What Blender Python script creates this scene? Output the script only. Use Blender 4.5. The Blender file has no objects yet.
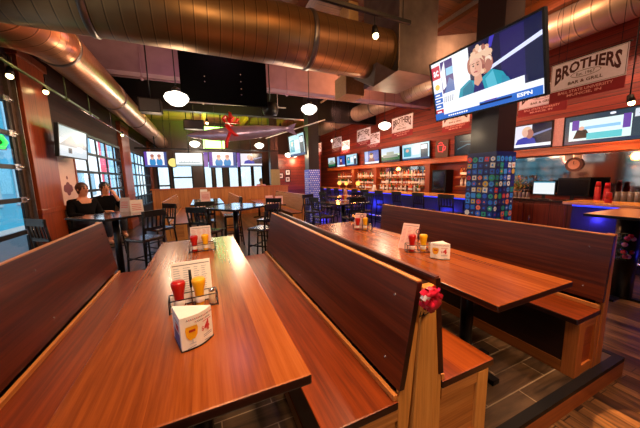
import bpy, bmesh, math, random
from mathutils import Vector, Matrix
random.seed(11)
PI = math.pi
scn = bpy.context.scene
COL = scn.collection

# ------------------------------------------------------------------ materials
def C(h, a=1.0):
    h = h.lstrip('#'); o = []
    for i in (0, 2, 4):
        v = int(h[i:i+2], 16)/255
        o.append(v/12.92 if v <= .04045 else ((v+.055)/1.055)**2.4)
    return (*o, a)
_M = {}
def newmat(name):
    m = bpy.data.materials.new(name); m.use_nodes = True
    nt = m.node_tree; b = nt.nodes['Principled BSDF']
    return m, nt, b
def plain(name, hexc, rough=.5, metal=0, coat=0, noise=.12, nscale=30, spec=.5):
    if name in _M: return _M[name]
    m, nt, b = newmat(name)
    c = C(hexc)
    tc = nt.nodes.new('ShaderNodeTexCoord'); n = nt.nodes.new('ShaderNodeTexNoise')
    n.inputs['Scale'].default_value = nscale; n.inputs['Detail'].default_value = 3
    nt.links.new(tc.outputs['Object'], n.inputs['Vector'])
    r = nt.nodes.new('ShaderNodeValToRGB')
    r.color_ramp.elements[0].position = .3; r.color_ramp.elements[1].position = .7
    r.color_ramp.elements[0].color = tuple(v*(1-noise) for v in c[:3])+(1,)
    r.color_ramp.elements[1].color = tuple(min(1, v*(1+noise)) for v in c[:3])+(1,)
    nt.links.new(n.outputs['Fac'], r.inputs['Fac']); nt.links.new(r.outputs['Color'], b.inputs['Base Color'])
    b.inputs['Roughness'].default_value = rough; b.inputs['Metallic'].default_value = metal
    b.inputs['Coat Weight'].default_value = coat; b.inputs['Coat Roughness'].default_value = .12
    b.inputs['Specular IOR Level'].default_value = spec
    _M[name] = m; return m
def em(hexc, s=1.0):
    k = ('em', hexc, s)
    if k in _M: return _M[k]
    m, nt, b = newmat('glow_'+hexc.lstrip('#'))
    b.inputs['Base Color'].default_value = (0, 0, 0, 1)
    b.inputs['Roughness'].default_value = .25
    b.inputs['Emission Color'].default_value = C(hexc); b.inputs['Emission Strength'].default_value = s
    _M[k] = m; return m
def wood(name, cols, grain='Y', plank=.13, across='X', rough=.3, coat=.25, fine=1.0, gap=0.0, var=.35, bump=.03):
    if name in _M: return _M[name]
    m, nt, b = newmat(name); L = nt.links.new; N = nt.nodes.new
    tc = N('ShaderNodeTexCoord'); mp = N('ShaderNodeMapping')
    sc = {'X': 48*fine, 'Y': 48*fine, 'Z': 48*fine}; sc[grain] = 1.6*fine
    mp.inputs['Scale'].default_value = (sc['X'], sc['Y'], sc['Z'])
    sx = N('ShaderNodeSeparateXYZ'); L(tc.outputs['Object'], sx.inputs[0])
    d = N('ShaderNodeMath'); d.operation = 'DIVIDE'; d.inputs[1].default_value = plank; L(sx.outputs[across], d.inputs[0])
    fl = N('ShaderNodeMath'); fl.operation = 'FLOOR'; L(d.outputs[0], fl.inputs[0])
    wn = N('ShaderNodeTexWhiteNoise'); wn.noise_dimensions = '1D'; L(fl.outputs[0], wn.inputs['W'])
    mul = N('ShaderNodeVectorMath'); mul.operation = 'SCALE'; mul.inputs['Scale'].default_value = 7; L(wn.outputs['Color'], mul.inputs[0])
    add = N('ShaderNodeVectorMath'); add.operation = 'ADD'; L(tc.outputs['Object'], add.inputs[0]); L(mul.outputs[0], add.inputs[1])
    L(add.outputs[0], mp.inputs['Vector'])
    n = N('ShaderNodeTexNoise'); n.inputs['Scale'].default_value = 1; n.inputs['Detail'].default_value = 7
    n.inputs['Roughness'].default_value = .65; n.inputs['Distortion'].default_value = .25; L(mp.outputs[0], n.inputs['Vector'])
    r = N('ShaderNodeValToRGB'); e = r.color_ramp.elements
    e[0].position = .22; e[0].color = C(cols[0]); e[1].position = .8; e[1].color = C(cols[2])
    k = e.new(.5); k.color = C(cols[1])
    sh = N('ShaderNodeMath'); sh.operation = 'MULTIPLY_ADD'; sh.inputs[1].default_value = var*.6; L(wn.outputs['Value'], sh.inputs[0])
    s2 = N('ShaderNodeMath'); s2.operation = 'SUBTRACT'; s2.inputs[1].default_value = var*.3; L(n.outputs['Fac'], s2.inputs[0])
    L(s2.outputs[0], sh.inputs[2]); L(sh.outputs[0], r.inputs['Fac'])
    out = r.outputs['Color']
    if gap:
        fr = N('ShaderNodeMath'); fr.operation = 'FRACT'; L(d.outputs[0], fr.inputs[0])
        lt = N('ShaderNodeMath'); lt.operation = 'LESS_THAN'; lt.inputs[1].default_value = gap; L(fr.outputs[0], lt.inputs[0])
        mx = N('ShaderNodeMix'); mx.data_type = 'RGBA'; L(lt.outputs[0], mx.inputs['Factor']); L(out, mx.inputs['A'])
        mx.inputs['B'].default_value = tuple(v*.25 for v in C(cols[0])[:3])+(1,); out = mx.outputs['Result']
    L(out, b.inputs['Base Color'])
    bp = N('ShaderNodeBump'); bp.inputs['Strength'].default_value = bump*4; bp.inputs['Distance'].default_value = .002
    L(n.outputs['Fac'], bp.inputs['Height']); L(bp.outputs[0], b.inputs['Normal'])
    b.inputs['Roughness'].default_value = rough; b.inputs['Coat Weight'].default_value = coat; b.inputs['Coat Roughness'].default_value = .18
    _M[name] = m; return m
def brickmat(name, c1, c2, mort, bw, bh, ms, rot=0, rough=.5, off=.5):
    m, nt, b = newmat(name); L = nt.links.new; N = nt.nodes.new
    tc = N('ShaderNodeTexCoord'); mp = N('ShaderNodeMapping'); mp.inputs['Rotation'].default_value = (0, 0, rot)
    L(tc.outputs['Object'], mp.inputs['Vector'])
    br = N('ShaderNodeTexBrick'); br.inputs['Scale'].default_value = 1; br.inputs['Brick Width'].default_value = bw
    br.inputs['Row Height'].default_value = bh; br.inputs['Mortar Size'].default_value = ms; br.inputs['Bias'].default_value = 0
    br.inputs['Color1'].default_value = C(c1); br.inputs['Color2'].default_value = C(c2); br.inputs['Mortar'].default_value = C(mort)
    br.offset = off; L(mp.outputs[0], br.inputs['Vector'])
    m2 = N('ShaderNodeMapping'); m2.inputs['Scale'].default_value = (26, 2.2, 26) if rot else (2.2, 16, 16)
    L(tc.outputs['Object'], m2.inputs['Vector'])
    n = N('ShaderNodeTexNoise'); n.inputs['Scale'].default_value = 1; n.inputs['Detail'].default_value = 6; n.inputs['Distortion'].default_value = .8
    L(m2.outputs[0], n.inputs['Vector'])
    r = N('ShaderNodeValToRGB'); r.color_ramp.elements[0].position = .3; r.color_ramp.elements[1].position = .75
    r.color_ramp.elements[0].color = (.2, .2, .2, 1); r.color_ramp.elements[1].color = (1.7, 1.7, 1.7, 1)
    L(n.outputs['Fac'], r.inputs['Fac'])
    mx = N('ShaderNodeMix'); mx.data_type = 'RGBA'; mx.blend_type = 'MULTIPLY'; mx.inputs['Factor'].default_value = 1
    L(br.outputs['Color'], mx.inputs['A']); L(r.outputs['Color'], mx.inputs['B']); L(mx.outputs['Result'], b.inputs['Base Color'])
    b.inputs['Roughness'].default_value = rough
    bp = N('ShaderNodeBump'); bp.inputs['Strength'].default_value = .25; bp.inputs['Distance'].default_value = .003
    L(n.outputs['Fac'], bp.inputs['Height']); L(bp.outputs[0], b.inputs['Normal'])
    return m
def ductmat(name, hexc, axis, period, rough=.32, metal=.75):
    m, nt, b = newmat(name); L = nt.links.new; N = nt.nodes.new
    tc = N('ShaderNodeTexCoord'); sx = N('ShaderNodeSeparateXYZ'); L(tc.outputs['Object'], sx.inputs[0])
    d = N('ShaderNodeMath'); d.operation = 'DIVIDE'; d.inputs[1].default_value = period; L(sx.outputs[axis], d.inputs[0])
    fr = N('ShaderNodeMath'); fr.operation = 'FRACT'; L(d.outputs[0], fr.inputs[0])
    r = N('ShaderNodeValToRGB'); e = r.color_ramp.elements
    c = C(hexc); e[0].position = 0; e[0].color = tuple(v*.35 for v in c[:3])+(1,); e[1].position = .09; e[1].color = c
    k = e.new(.05); k.color = tuple(v*.4 for v in c[:3])+(1,)
    k = e.new(.12); k.color = tuple(min(1, v*1.4) for v in c[:3])+(1,)
    k = e.new(.17); k.color = c
    L(fr.outputs[0], r.inputs['Fac'])
    n = N('ShaderNodeTexNoise'); n.inputs['Scale'].default_value = 5; n.inputs['Detail'].default_value = 4; L(tc.outputs['Object'], n.inputs['Vector'])
    r2 = N('ShaderNodeValToRGB'); r2.color_ramp.elements[0].color = (.75, .75, .75, 1); r2.color_ramp.elements[1].color = (1.15, 1.15, 1.15, 1)
    L(n.outputs['Fac'], r2.inputs['Fac'])
    mx = N('ShaderNodeMix'); mx.data_type = 'RGBA'; mx.blend_type = 'MULTIPLY'; mx.inputs['Factor'].default_value = 1
    L(r.outputs['Color'], mx.inputs['A']); L(r2.outputs['Color'], mx.inputs['B']); L(mx.outputs['Result'], b.inputs['Base Color'])
    b.inputs['Metallic'].default_value = metal; b.inputs['Roughness'].default_value = rough
    bp = N('ShaderNodeBump'); bp.inputs['Strength'].default_value = .5; bp.inputs['Distance'].default_value = .006
    L(r.outputs['Color'], bp.inputs['Height']); L(bp.outputs[0], b.inputs['Normal'])
    return m
def glassmat(name, hexc='#ffffff', rough=.0, alpha=.12):
    if name in _M: return _M[name]
    m, nt, b = newmat(name); L = nt.links.new; N = nt.nodes.new
    t = N('ShaderNodeBsdfTransparent'); t.inputs['Color'].default_value = C(hexc)
    g = N('ShaderNodeBsdfGlossy'); g.inputs['Roughness'].default_value = .03
    mx = N('ShaderNodeMixShader'); mx.inputs[0].default_value = alpha
    L(t.outputs[0], mx.inputs[1]); L(g.outputs[0], mx.inputs[2]); L(mx.outputs[0], nt.nodes['Material Output'].inputs['Surface'])
    _M[name] = m; return m

TABLE = wood('table_wood', ('#763410', '#9a4c19', '#b06028'), 'Y', .13, 'X', .25, .1, 1.0, 0, .6, .003)
SEAT = wood('seat_wood', ('#62240a', '#8c3a10', '#aa5018'), 'Y', .15, 'X', .36, .05, 1.0, 0, .5, .006)
MAHOG = wood('mahogany', ('#260a04', '#4e190a', '#783214'), 'Y', .09, 'Z', .38, .03, .8, 0, .6, .015)
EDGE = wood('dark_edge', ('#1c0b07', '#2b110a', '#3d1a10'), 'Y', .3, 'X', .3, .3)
OAK = wood('oak_trim', ('#a8662a', '#d08a40', '#e2a458'), 'Z', .2, 'X', .4, .1, 1.4, 0, .2)
OAKY = wood('oak_trim_long', ('#a8602a', '#d08240', '#e29a55'), 'Y', .2, 'Z', .4, .1, 1.2, 0, .2)
OAKX = wood('oak_rail', ('#a0602a', '#c68040', '#d89a58'), 'X', .2, 'Z', .4, .1, 1.4, 0, .2)
PANEL = wood('oak_panel', ('#8c4c1c', '#b87234', '#cf8c48'), 'X', .12, 'Z', .4, .1, 1.5, 0, .3)
REDPANEL = wood('red_oak_panel', ('#6e2b12', '#94401c', '#aa5428'), 'X', .12, 'Z', .4, .1, 1.5, 0, .3)
PIER = wood('pier_wood', ('#5c2410', '#8a3c1a', '#a84e22'), 'Z', .2, 'Y', .4, .2, 1, 0, .3)
WALLW = wood('siding_wood', ('#4a130a', '#7a2413', '#9c3a1c'), 'Y', .16, 'Z', .45, .1, .8, .07, .5)
BARW = wood('bar_wood', ('#3d160b', '#642612', '#7f3519'), 'Z', .3, 'Y', .35, .2, 1, .03, .4)
BARTOP = wood('bar_top', ('#c88030', '#eeaa50', '#f8c878'), 'Y', .2, 'X', .25, .3)
LEDGE = wood('ledge_wood', ('#7a3410', '#a85018', '#c8702a'), 'Y', .2, 'Z', .35, .2)
CEILW = wood('ceiling_wood', ('#4c2a10', '#70411a', '#8c5826'), 'X', .2, 'Y', .6, 0, .8, .05, .6)
BEAMW = wood('beam_wood', ('#4a2208', '#70380f', '#8c4a18'), 'Y', .4, 'X', .5, 0)
BLACK = plain('black_paint', '#0b0a0c', .5, spec=.3)
BLKMET = plain('black_metal', '#141216', .3, .4)
DARKV = plain('dark_vinyl', '#4a4038', .4)
FLOORM = brickmat('floor_planks', '#74502f', '#2e1a10', '#120906', 1.5, .085, .003, PI/2, .3)
TILE = brickmat('wood_look_tile', '#6a5038', '#2c2018', '#95826a', .62, .155, .004, 0, .4)
DUCT_BIG = ductmat('duct_warm_lit', '#8e6a42', 'X', .135, .4, .75)  # galvanised metal; the warm light it reflects is put into the colour
DUCT_SM = ductmat('duct_warm_lit_small', '#c08a68', 'Y', .09, .3, .8)  # galvanised too, tinted with the reflected warm light
DUCT_BAR = ductmat('duct_pale', '#a89680', 'Y', .22, .35, .7)
GALV = plain('galvanised', '#6e645e', .35, .75, noise=.2, nscale=6)
CHROME = plain('steel', '#b8b8bc', .25, .9)
WHITEP = plain('white_paper', '#f2ece8', .6, noise=.02)
GREY = plain('grey_plaster', '#8c8078', .7)
MAUVE = plain('pink_lit_mauve', '#8a6a74', .7, nscale=4)  # pink light on white plaster is put into this colour
RED = plain('red_plastic', '#b40f0c', .3, coat=.4, noise=.05)
YEL = plain('yellow_plastic', '#f0b010', .3, coat=.4, noise=.05)
GLASSW = glassmat('window_glass', '#f4fbff')
BEVELW = .004

# ------------------------------------------------------------------ mesh builder
class MB:
    def __init__(s, o=(0, 0, 0)):
        s.v = []; s.f = []; s.m = []; s.sm = []; s.o = Vector(o)
    def add(s, vs, fs, m=0, smooth=False):
        b = len(s.v); s.v += [Vector(v)-s.o for v in vs]
        for f in fs: s.f.append([b+i for i in f]); s.m.append(m); s.sm.append(smooth)
    def box(s, a, b, m=0, mside=None, M=None):
        x0, y0, z0 = a; x1, y1, z1 = b
        x0, x1 = min(x0, x1), max(x0, x1); y0, y1 = min(y0, y1), max(y0, y1); z0, z1 = min(z0, z1), max(z0, z1)
        vs = [Vector(p) for p in ((x0,y0,z0),(x1,y0,z0),(x1,y1,z0),(x0,y1,z0),(x0,y0,z1),(x1,y0,z1),(x1,y1,z1),(x0,y1,z1))]
        if M is not None: vs = [M @ p for p in vs]
        s.add(vs, [(4,5,6,7), (3,2,1,0)], m)
        s.add(vs, [(0,1,5,4), (2,3,7,6), (1,2,6,5), (3,0,4,7)], m if mside is None else mside)
    def cbox(s, c, d, m=0, M=None, mside=None):
        s.box([c[i]-d[i]/2 for i in range(3)], [c[i]+d[i]/2 for i in range(3)], m, mside, M)
    def bar(s, p, q, w, h, m=0):
        p = Vector(p); q = Vector(q); d = q-p; L = d.length; d.normalize()
        up = Vector((0, 0, 1)) if abs(d.z) < .95 else Vector((0, 1, 0))
        x = d.cross(up).normalized(); y = x.cross(d)
        M = Matrix((( x.x, d.x, y.x, p.x), (x.y, d.y, y.y, p.y), (x.z, d.z, y.z, p.z), (0, 0, 0, 1)))
        s.box((-w/2, 0, -h/2), (w/2, L, h/2), m, None, M)
    def tube(s, pts, r, n=12, m=0, cap=True):
        pts = [Vector(p) for p in pts]; k = len(pts); rs = r if isinstance(r, (list, tuple)) else [r]*k
        vs = []; pu = None
        for i, p in enumerate(pts):
            d = (pts[min(i+1, k-1)]-pts[max(i-1, 0)]).normalized()
            if pu is None:
                up = Vector((0, 0, 1)) if abs(d.z) < .9 else Vector((1, 0, 0))
                x = d.cross(up).normalized()
            else:
                x = (pu-d*pu.dot(d)).normalized()
            pu = x; y = d.cross(x)
            for j in range(n):
                a = 2*PI*j/n; vs.append(p+(x*math.cos(a)+y*math.sin(a))*rs[i])
        fs = []
        for i in range(k-1):
            for j in range(n): fs.append((i*n+j, i*n+(j+1) % n, (i+1)*n+(j+1) % n, (i+1)*n+j))
        s.add(vs, fs, m, True)
        if cap: s.add(vs, [tuple(range(n)), tuple((k-1)*n+j for j in reversed(range(n)))], m)
    def lathe(s, prof, c=(0, 0, 0), n=20, m=0, ms=None, smooth=True):
        c = Vector(c); k = len(prof); vs = []
        for r, z in prof:
            for j in range(n):
                a = 2*PI*j/n; vs.append(c+Vector((r*math.cos(a), r*math.sin(a), z)))
        for i in range(k-1):
            mm = ms[i] if ms else m
            s.add([vs[q] for q in range(i*n, (i+2)*n)], [(j, (j+1) % n, n+(j+1) % n, n+j) for j in range(n)], mm, smooth)
        s.add([vs[j] for j in range(n)], [tuple(reversed(range(n)))], ms[0] if ms else m)
        s.add([vs[(k-1)*n+j] for j in range(n)], [tuple(range(n))], ms[-1] if ms else m)
    def prism(s, poly, a, b, axis='Y', m=0, mend=None):
        """poly of 2D points extruded along an axis from a to b; (x,z) for Y, (y,z) for X, (x,y) for Z"""
        def P(p, t): return {'Y': (p[0], t, p[1]), 'X': (t, p[0], p[1]), 'Z': (p[0], p[1], t)}[axis]
        n = len(poly); vs = [P(p, a) for p in poly]+[P(p, b) for p in poly]
        s.add(vs, [(i, (i+1) % n, n+(i+1) % n, n+i) for i in range(n)], m)
        s.add(vs, [tuple(range(n)), tuple(range(2*n-1, n-1, -1))], m if mend is None else mend)
    def sphere(s, c, r, m=0, n=12, k=8, sc=(1, 1, 1), M=None):
        vs = []; c = Vector(c)
        for i in range(1, k):
            t = PI*i/k
            for j in range(n):
                a = 2*PI*j/n; p = Vector((math.sin(t)*math.cos(a)*r*sc[0], math.sin(t)*math.sin(a)*r*sc[1], math.cos(t)*r*sc[2]))
                vs.append(c+(M @ p if M is not None else p))
        top = Vector((0, 0, r*sc[2])); 
        if M is not None: top = M @ top
        vs += [c+top, c-top]; T = len(vs)-2; B = T+1; fs = []
        for i in range(k-2):
            for j in range(n): fs.append((i*n+j, (i+1)*n+j, (i+1)*n+(j+1) % n, i*n+(j+1) % n))
        for j in range(n):
            fs.append((T, j, (j+1) % n)); fs.append((B, (k-2)*n+(j+1) % n, (k-2)*n+j))
        s.add(vs, fs, m, True)
    def build(s, name, mats, parent=None, bevel=0, fix=True):
        if not isinstance(mats, (list, tuple)): mats = [mats]
        me = bpy.data.meshes.new(name); me.from_pydata([tuple(v) for v in s.v], [], s.f)
        for mt in mats: me.materials.append(mt)
        me.polygons.foreach_set('material_index', [min(i, len(mats)-1) for i in s.m])
        me.polygons.foreach_set('use_smooth', s.sm); me.update()
        if fix:
            bm = bmesh.new(); bm.from_mesh(me); bmesh.ops.remove_doubles(bm, verts=bm.verts, dist=1e-5)
            bmesh.ops.recalc_face_normals(bm, faces=bm.faces); bm.to_mesh(me); bm.free()
        o = bpy.data.objects.new(name, me); COL.objects.link(o)
        if parent is not None: o.parent = parent
        if bevel:
            b = o.modifiers.new('edge', 'BEVEL'); b.width = bevel; b.segments = 2; b.limit_method = 'ANGLE'; b.angle_limit = .6
        return o
def tag(o, label, cat, group=None):
    o['label'] = label; o['category'] = cat
    if group: o['group'] = group
    return o
def thing(name, label, cat, loc=(0, 0, 0), rz=0, group=None):
    o = bpy.data.objects.new(name, None); COL.objects.link(o); o.empty_display_size = .1
    o.location = loc; o.rotation_euler = (0, 0, rz)
    return tag(o, label, cat, group)
def struct(name, mb, mats, **k):
    o = mb.build(name, mats, **k); o['kind'] = 'structure'; return o
def dup(root, loc, rz, label, group=None, sc=None):
    r = root.copy(); COL.objects.link(r); r.location = loc; r.rotation_euler = (0, 0, rz); r['label'] = label
    if sc: r.scale = sc
    if group: r['group'] = group
    for ch in list(root.children):
        c = ch.copy(); COL.objects.link(c); c.parent = r
        for g in list(ch.children):
            d = g.copy(); COL.objects.link(d); d.parent = c
    return r
def lap(loc, rz, p):
    c, s_ = math.cos(rz), math.sin(rz)
    return (loc[0]+c*p[0]-s_*p[1], loc[1]+s_*p[0]+c*p[1], loc[2]+p[2])

# ------------------------------------------------------------------ lettering and flat pictures
_T = {}
def glyphs(txt, bold=0.0):
    k = (txt, bold)
    if k in _T: return _T[k]
    cu = bpy.data.curves.new('t', 'FONT'); cu.body = txt; cu.size = 1; cu.offset = bold; cu.resolution_u = 2
    ob = bpy.data.objects.new('t', cu); COL.objects.link(ob)
    dg = bpy.context.evaluated_depsgraph_get(); dg.update()
    me = bpy.data.meshes.new_from_object(ob.evaluated_get(dg))
    vs = [(v.co.x, v.co.y) for v in me.vertices]; fs = [tuple(p.vertices) for p in me.polygons]
    bpy.data.objects.remove(ob); bpy.data.curves.remove(cu); bpy.data.meshes.remove(me)
    x0 = min(v[0] for v in vs); x1 = max(v[0] for v in vs); y0 = min(v[1] for v in vs); y1 = max(v[1] for v in vs)
    vs = [((v[0]-x0)/(x1-x0), (v[1]-y0)/(y1-y0)) for v in vs]
    _T[k] = (vs, fs); return _T[k]
class Pic:
    """flat print on a plane: P(u,v,layer) -> 3D point"""
    def __init__(s, P): s.P = P; s.mb = MB(); s.mats = []; s.l = 0
    def mi(s, mat):
        if mat not in s.mats: s.mats.append(mat)
        return s.mats.index(mat)
    def poly(s, pts, mat):
        s.l += 1; s.mb.add([s.P(u, v, s.l) for u, v in pts], [tuple(range(len(pts)))], s.mi(mat))
    def rect(s, a, b, c, d, mat): s.poly([(a, b), (c, b), (c, d), (a, d)], mat)
    def ell(s, cx, cy, rx, ry, mat, n=16):
        s.poly([(cx+rx*math.cos(2*PI*i/n), cy+ry*math.sin(2*PI*i/n)) for i in range(n)], mat)
    def ring(s, cx, cy, rx, ry, t, mat, n=24):
        s.l += 1; vs = []
        for i in range(n):
            a = 2*PI*i/n; vs.append(s.P(cx+rx*math.cos(a), cy+ry*math.sin(a), s.l)); vs.append(s.P(cx+(rx-t)*math.cos(a), cy+(ry-t)*math.sin(a), s.l))
        s.mb.add(vs, [(2*i, (2*i+2) % (2*n), (2*i+3) % (2*n), 2*i+1) for i in range(n)], s.mi(mat))
    def line(s, pts, w, mat):
        for (x0, y0), (x1, y1) in zip(pts, pts[1:]):
            dx, dy = x1-x0, y1-y0; L = math.hypot(dx, dy) or 1; nx, ny = -dy/L*w/2, dx/L*w/2
            s.poly([(x0+nx, y0+ny), (x0-nx, y0-ny), (x1-nx, y1-ny), (x1+nx, y1+ny)], mat)
    def text(s, txt, a, b, c, d, mat, bold=0.0, warp=None):
        vs, fs = glyphs(txt, bold); s.l += 1
        if warp: q = [warp(u, v) for u, v in vs]
        else: q = [(a+u*(c-a), b+v*(d-b)) for u, v in vs]
        s.mb.add([s.P(u, v, s.l) for u, v in q], fs, s.mi(mat))
    def build(s, name, parent): return s.mb.build(name, s.mats, parent, fix=False)

# ------------------------------------------------------------------ room shell  (booth platform top is z=0, main floor z=-0.15)
FZ, CZ = -.15, 4.6
XL, XR, YF, YB = -2.4, 7.3, 16.2, -3.0
def cells(mb, axis, pos, th, u0, u1, z0, z1, holes, m=0):
    us = sorted({u0, u1, *[h[0] for h in holes], *[h[1] for h in holes]}); zs = sorted({z0, z1, *[h[2] for h in holes], *[h[3] for h in holes]})
    for a, b in zip(us, us[1:]):
        for c, d in zip(zs, zs[1:]):
            uc, zc = (a+b)/2, (c+d)/2
            if any(h[0] < uc < h[1] and h[2] < zc < h[3] for h in holes): continue
            if axis == 'X': mb.box((pos, a, c), (pos+th, b, d), m)
            else: mb.box((a, pos, c), (b, pos+th, d), m)
m = MB(); m.box((XL-.5, YB, FZ-.1), (XR+.3, YF+.3, FZ)); struct('floor', m, FLOORM)
m = MB(); m.box((-1.75, .775, FZ), (2.93, 3.62, -.001), 0)
m.box((-1.75, .765, FZ), (2.935, .775, -.03), 1); m.box((2.93, .765, FZ), (2.94, 3.62, -.03), 1)
m.box((-1.75, .765, -.03), (2.94, .82, .003), 2); m.box((2.89, .82, -.03), (2.94, 3.62, .003), 2)
struct('floor_booth_platform', m, [TILE, wood('riser_wood', ('#7a3816', '#a0521f', '#b86630'), 'X', .2, 'Z', .4, .1), BLACK])
m = MB(); m.box((XL-.5, YB, CZ), (XR+.3, YF+.3, CZ+.1)); struct('ceiling', m, CEILW)
# left wall: roll-up glass door bays between wood piers
BAYS = [(-1.6, 5.43, FZ, 2.62), (7.1, 10.62, .42, 2.55), (12.0, 15.75, .42, 2.6)]
m = MB(); cells(m, 'X', XL-.1, .1, YB, YF, FZ, CZ, BAYS); struct('wall_left', m, wood('soffit_wood', ('#160704', '#2a0e07', '#3c180b'), 'Y', .2, 'Z', .85, 0, 1, .05))
FH = [(-2.1, -1.55, .2, 2.2), (-1.4, -.45, .95, 2.3), (.15, .55, .95, 2.5), (.72, 1.12, .95, 2.5), (1.45, 2.0, .95, 2.5), (2.1, 2.75, .95, 2.5), (2.85, 3.4, .7, 2.6)]
m = MB(); cells(m, 'Y', YF, .2, XL-.25, XR+.3, FZ, CZ, FH); struct('wall_far', m, wood('far_wood', ('#22100a', '#38190e', '#4a2414'), 'Z', .3, 'X', .5, .1))
m = MB(); m.box((XR, YB, FZ), (XR+.25, YF, CZ)); struct('wall_right', m, WALLW)
m = MB(); m.box((XL-.25, YB-.2, FZ), (XR+.3, YB, CZ)); struct('wall_back', m, wood('back_wood', ('#4a2412', '#6e381c', '#8a4a26'), 'Z', .3, 'X', .5, .1))
m = MB(); m.box((XL, 7.0, 3.76), (XR, 7.35, CZ)); struct('trim_1', m, MAUVE)      # plastered ceiling beam
m = MB(); m.box((XL, 10.1, 3.75), (XR, 10.35, CZ)); struct('trim_2', m, BLACK)
for i, x in enumerate((-.9, .5, 1.9, 3.3, 4.7, 6.0)):
    m = MB(); m.box((x-.07, YB, CZ-.26), (x+.07, 7.0, CZ)); struct('trim_%d' % (i+3), m, BEAMW)
for i, x in enumerate((.3, 2.2, 4.1)):
    m = MB(); m.box((x-.09, 10.35, CZ-.28), (x+.09, YF, CZ)); struct('trim_%d' % (i+9), m, BEAMW)
# piers
for i, (a, b) in enumerate(((5.45, 6.2), (10.72, 11.75), (15.8, 16.2))):
    m = MB(); m.box((XL, a, FZ), (XL+.1, b, 3.4)); m.box((XL, a-.02, .98), (XL+.115, b+.02, 1.06)); m.box((XL, a-.02, FZ), (XL+.12, b+.02, .1))
    m.box((XL, a-.03, 3.3), (XL+.13, b+.03, 3.42))
    struct('trim_%d' % (i+12), m, PIER, bevel=.006)
# window bays: frames with muntins, glass panes and door tracks
def bay(n, y0, y1, z0, z1, ny, nz, track):
    w = MB(); x = XL+.02
    for i in range(ny+1):
        y = y0+(y1-y0)*i/ny; w.box((x-.015, y-.028, z0), (x+.015, y+.028, z1))
    for j in range(nz+1):
        z = z0+(z1-z0)*j/nz; t = .03
        w.box((x-.02, y0, z-t), (x+.02, y1, z+t))
    o = struct('window_%d' % n, w, BLACK)
    g = MB(); g.box((x-.006, y0, z0), (x+.006, y1, z1)); p = g.build('pane', GLASSW, o)
    if track:
        t = MB(); yy = y1+.1
        t.box((XL+.0, yy-.045, z0), (XL+.05, yy+.035, z1+.6)); t.box((XL+.05, yy+.02, z0), (XL+.1, yy+.035, z1+.6))
        t.build('door_track', plain('track_bronze', '#6a5a50', .4, .7), o)
        t = MB(); t.box((XL-.02, y1+.03, z0), (XL, y1+.235, z1)); t.build('side_plate', BLACK, o)
        h = MB()
        for j in range(nz+1):
            z = z0+(z1-z0)*j/nz; h.box((XL+.04, y1-.1, z-.04), (XL+.055, y1+.04, z+.04)); h.tube([(XL+.06, y1-.02, z), (XL+.06, y1+.08, z)], .018, 8)
        h.build('hinge_rollers', CHROME, o)
bay(1, -1.6, 5.2, FZ, 2.62, 5, 6, True); bay(2, 7.1, 10.62, .42, 2.55, 5, 5, False); bay(3, 12.0, 15.75, .42, 2.6, 6, 5, False)
for i, (a, b, c, d) in enumerate(FH):
    w = MB()
    for x in (a, b): w.box((x-.04, YF-.02, c), (x+.04, YF+.06, d))
    for z in (c, d, ) if i > 1 else (c, (c+d)/2, d): w.box((a, YF-.02, z-.04), (b, YF+.06, z+.04))
    o = struct('window_%d' % (i+4), w, BLACK); g = MB(); g.box((a, YF+.08, c), (b, YF+.09, d)); g.build('pane', GLASSW, o)
# street seen through the glass
m = MB(); m.box((-30, -12, FZ-.25), (XL-.25, 40, FZ-.12)); m.box((-30, YF+.3, FZ-.25), (20, 40, FZ-.12)); struct('street', m, plain('asphalt', '#8a8a88', .8))
fac = [(-12, 4, 6, '#c6d4d6'), (4, 9, 7, '#f0ece8'), (9, 17, 7, '#2f8aa4'), (17, 25.5, 7, '#f4f0ec'), (25.5, 27.5, 6.5, '#d84858'), (27.5, 38, 6, '#7fa8b8')]
for i, (a, b, h, c) in enumerate(fac):
    m = MB(); m.box((-9, a, FZ-.2), (-7, b, h), 0)
    for k in range(int((b-a)/1.85)):
        y = a+.5+k*1.8
        for z in (.6, 3.4): m.box((-7.02, y, z), (-6.96, y+.9, z+1.6), 1)
    o = m.build('street_building', [plain('facade_%d' % i, c, .8), plain('shop_window', '#7aa0b0', .15)])
    tag(o, ('pale stucco building across the street', 'cream building across the street beside the teal one', 'teal painted building across the street behind nearest window', 'white building across the street behind the seated people', 'narrow pink red building across the street beside the white one', 'blue grey building at the far end of street')[i], 'building')

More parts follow.
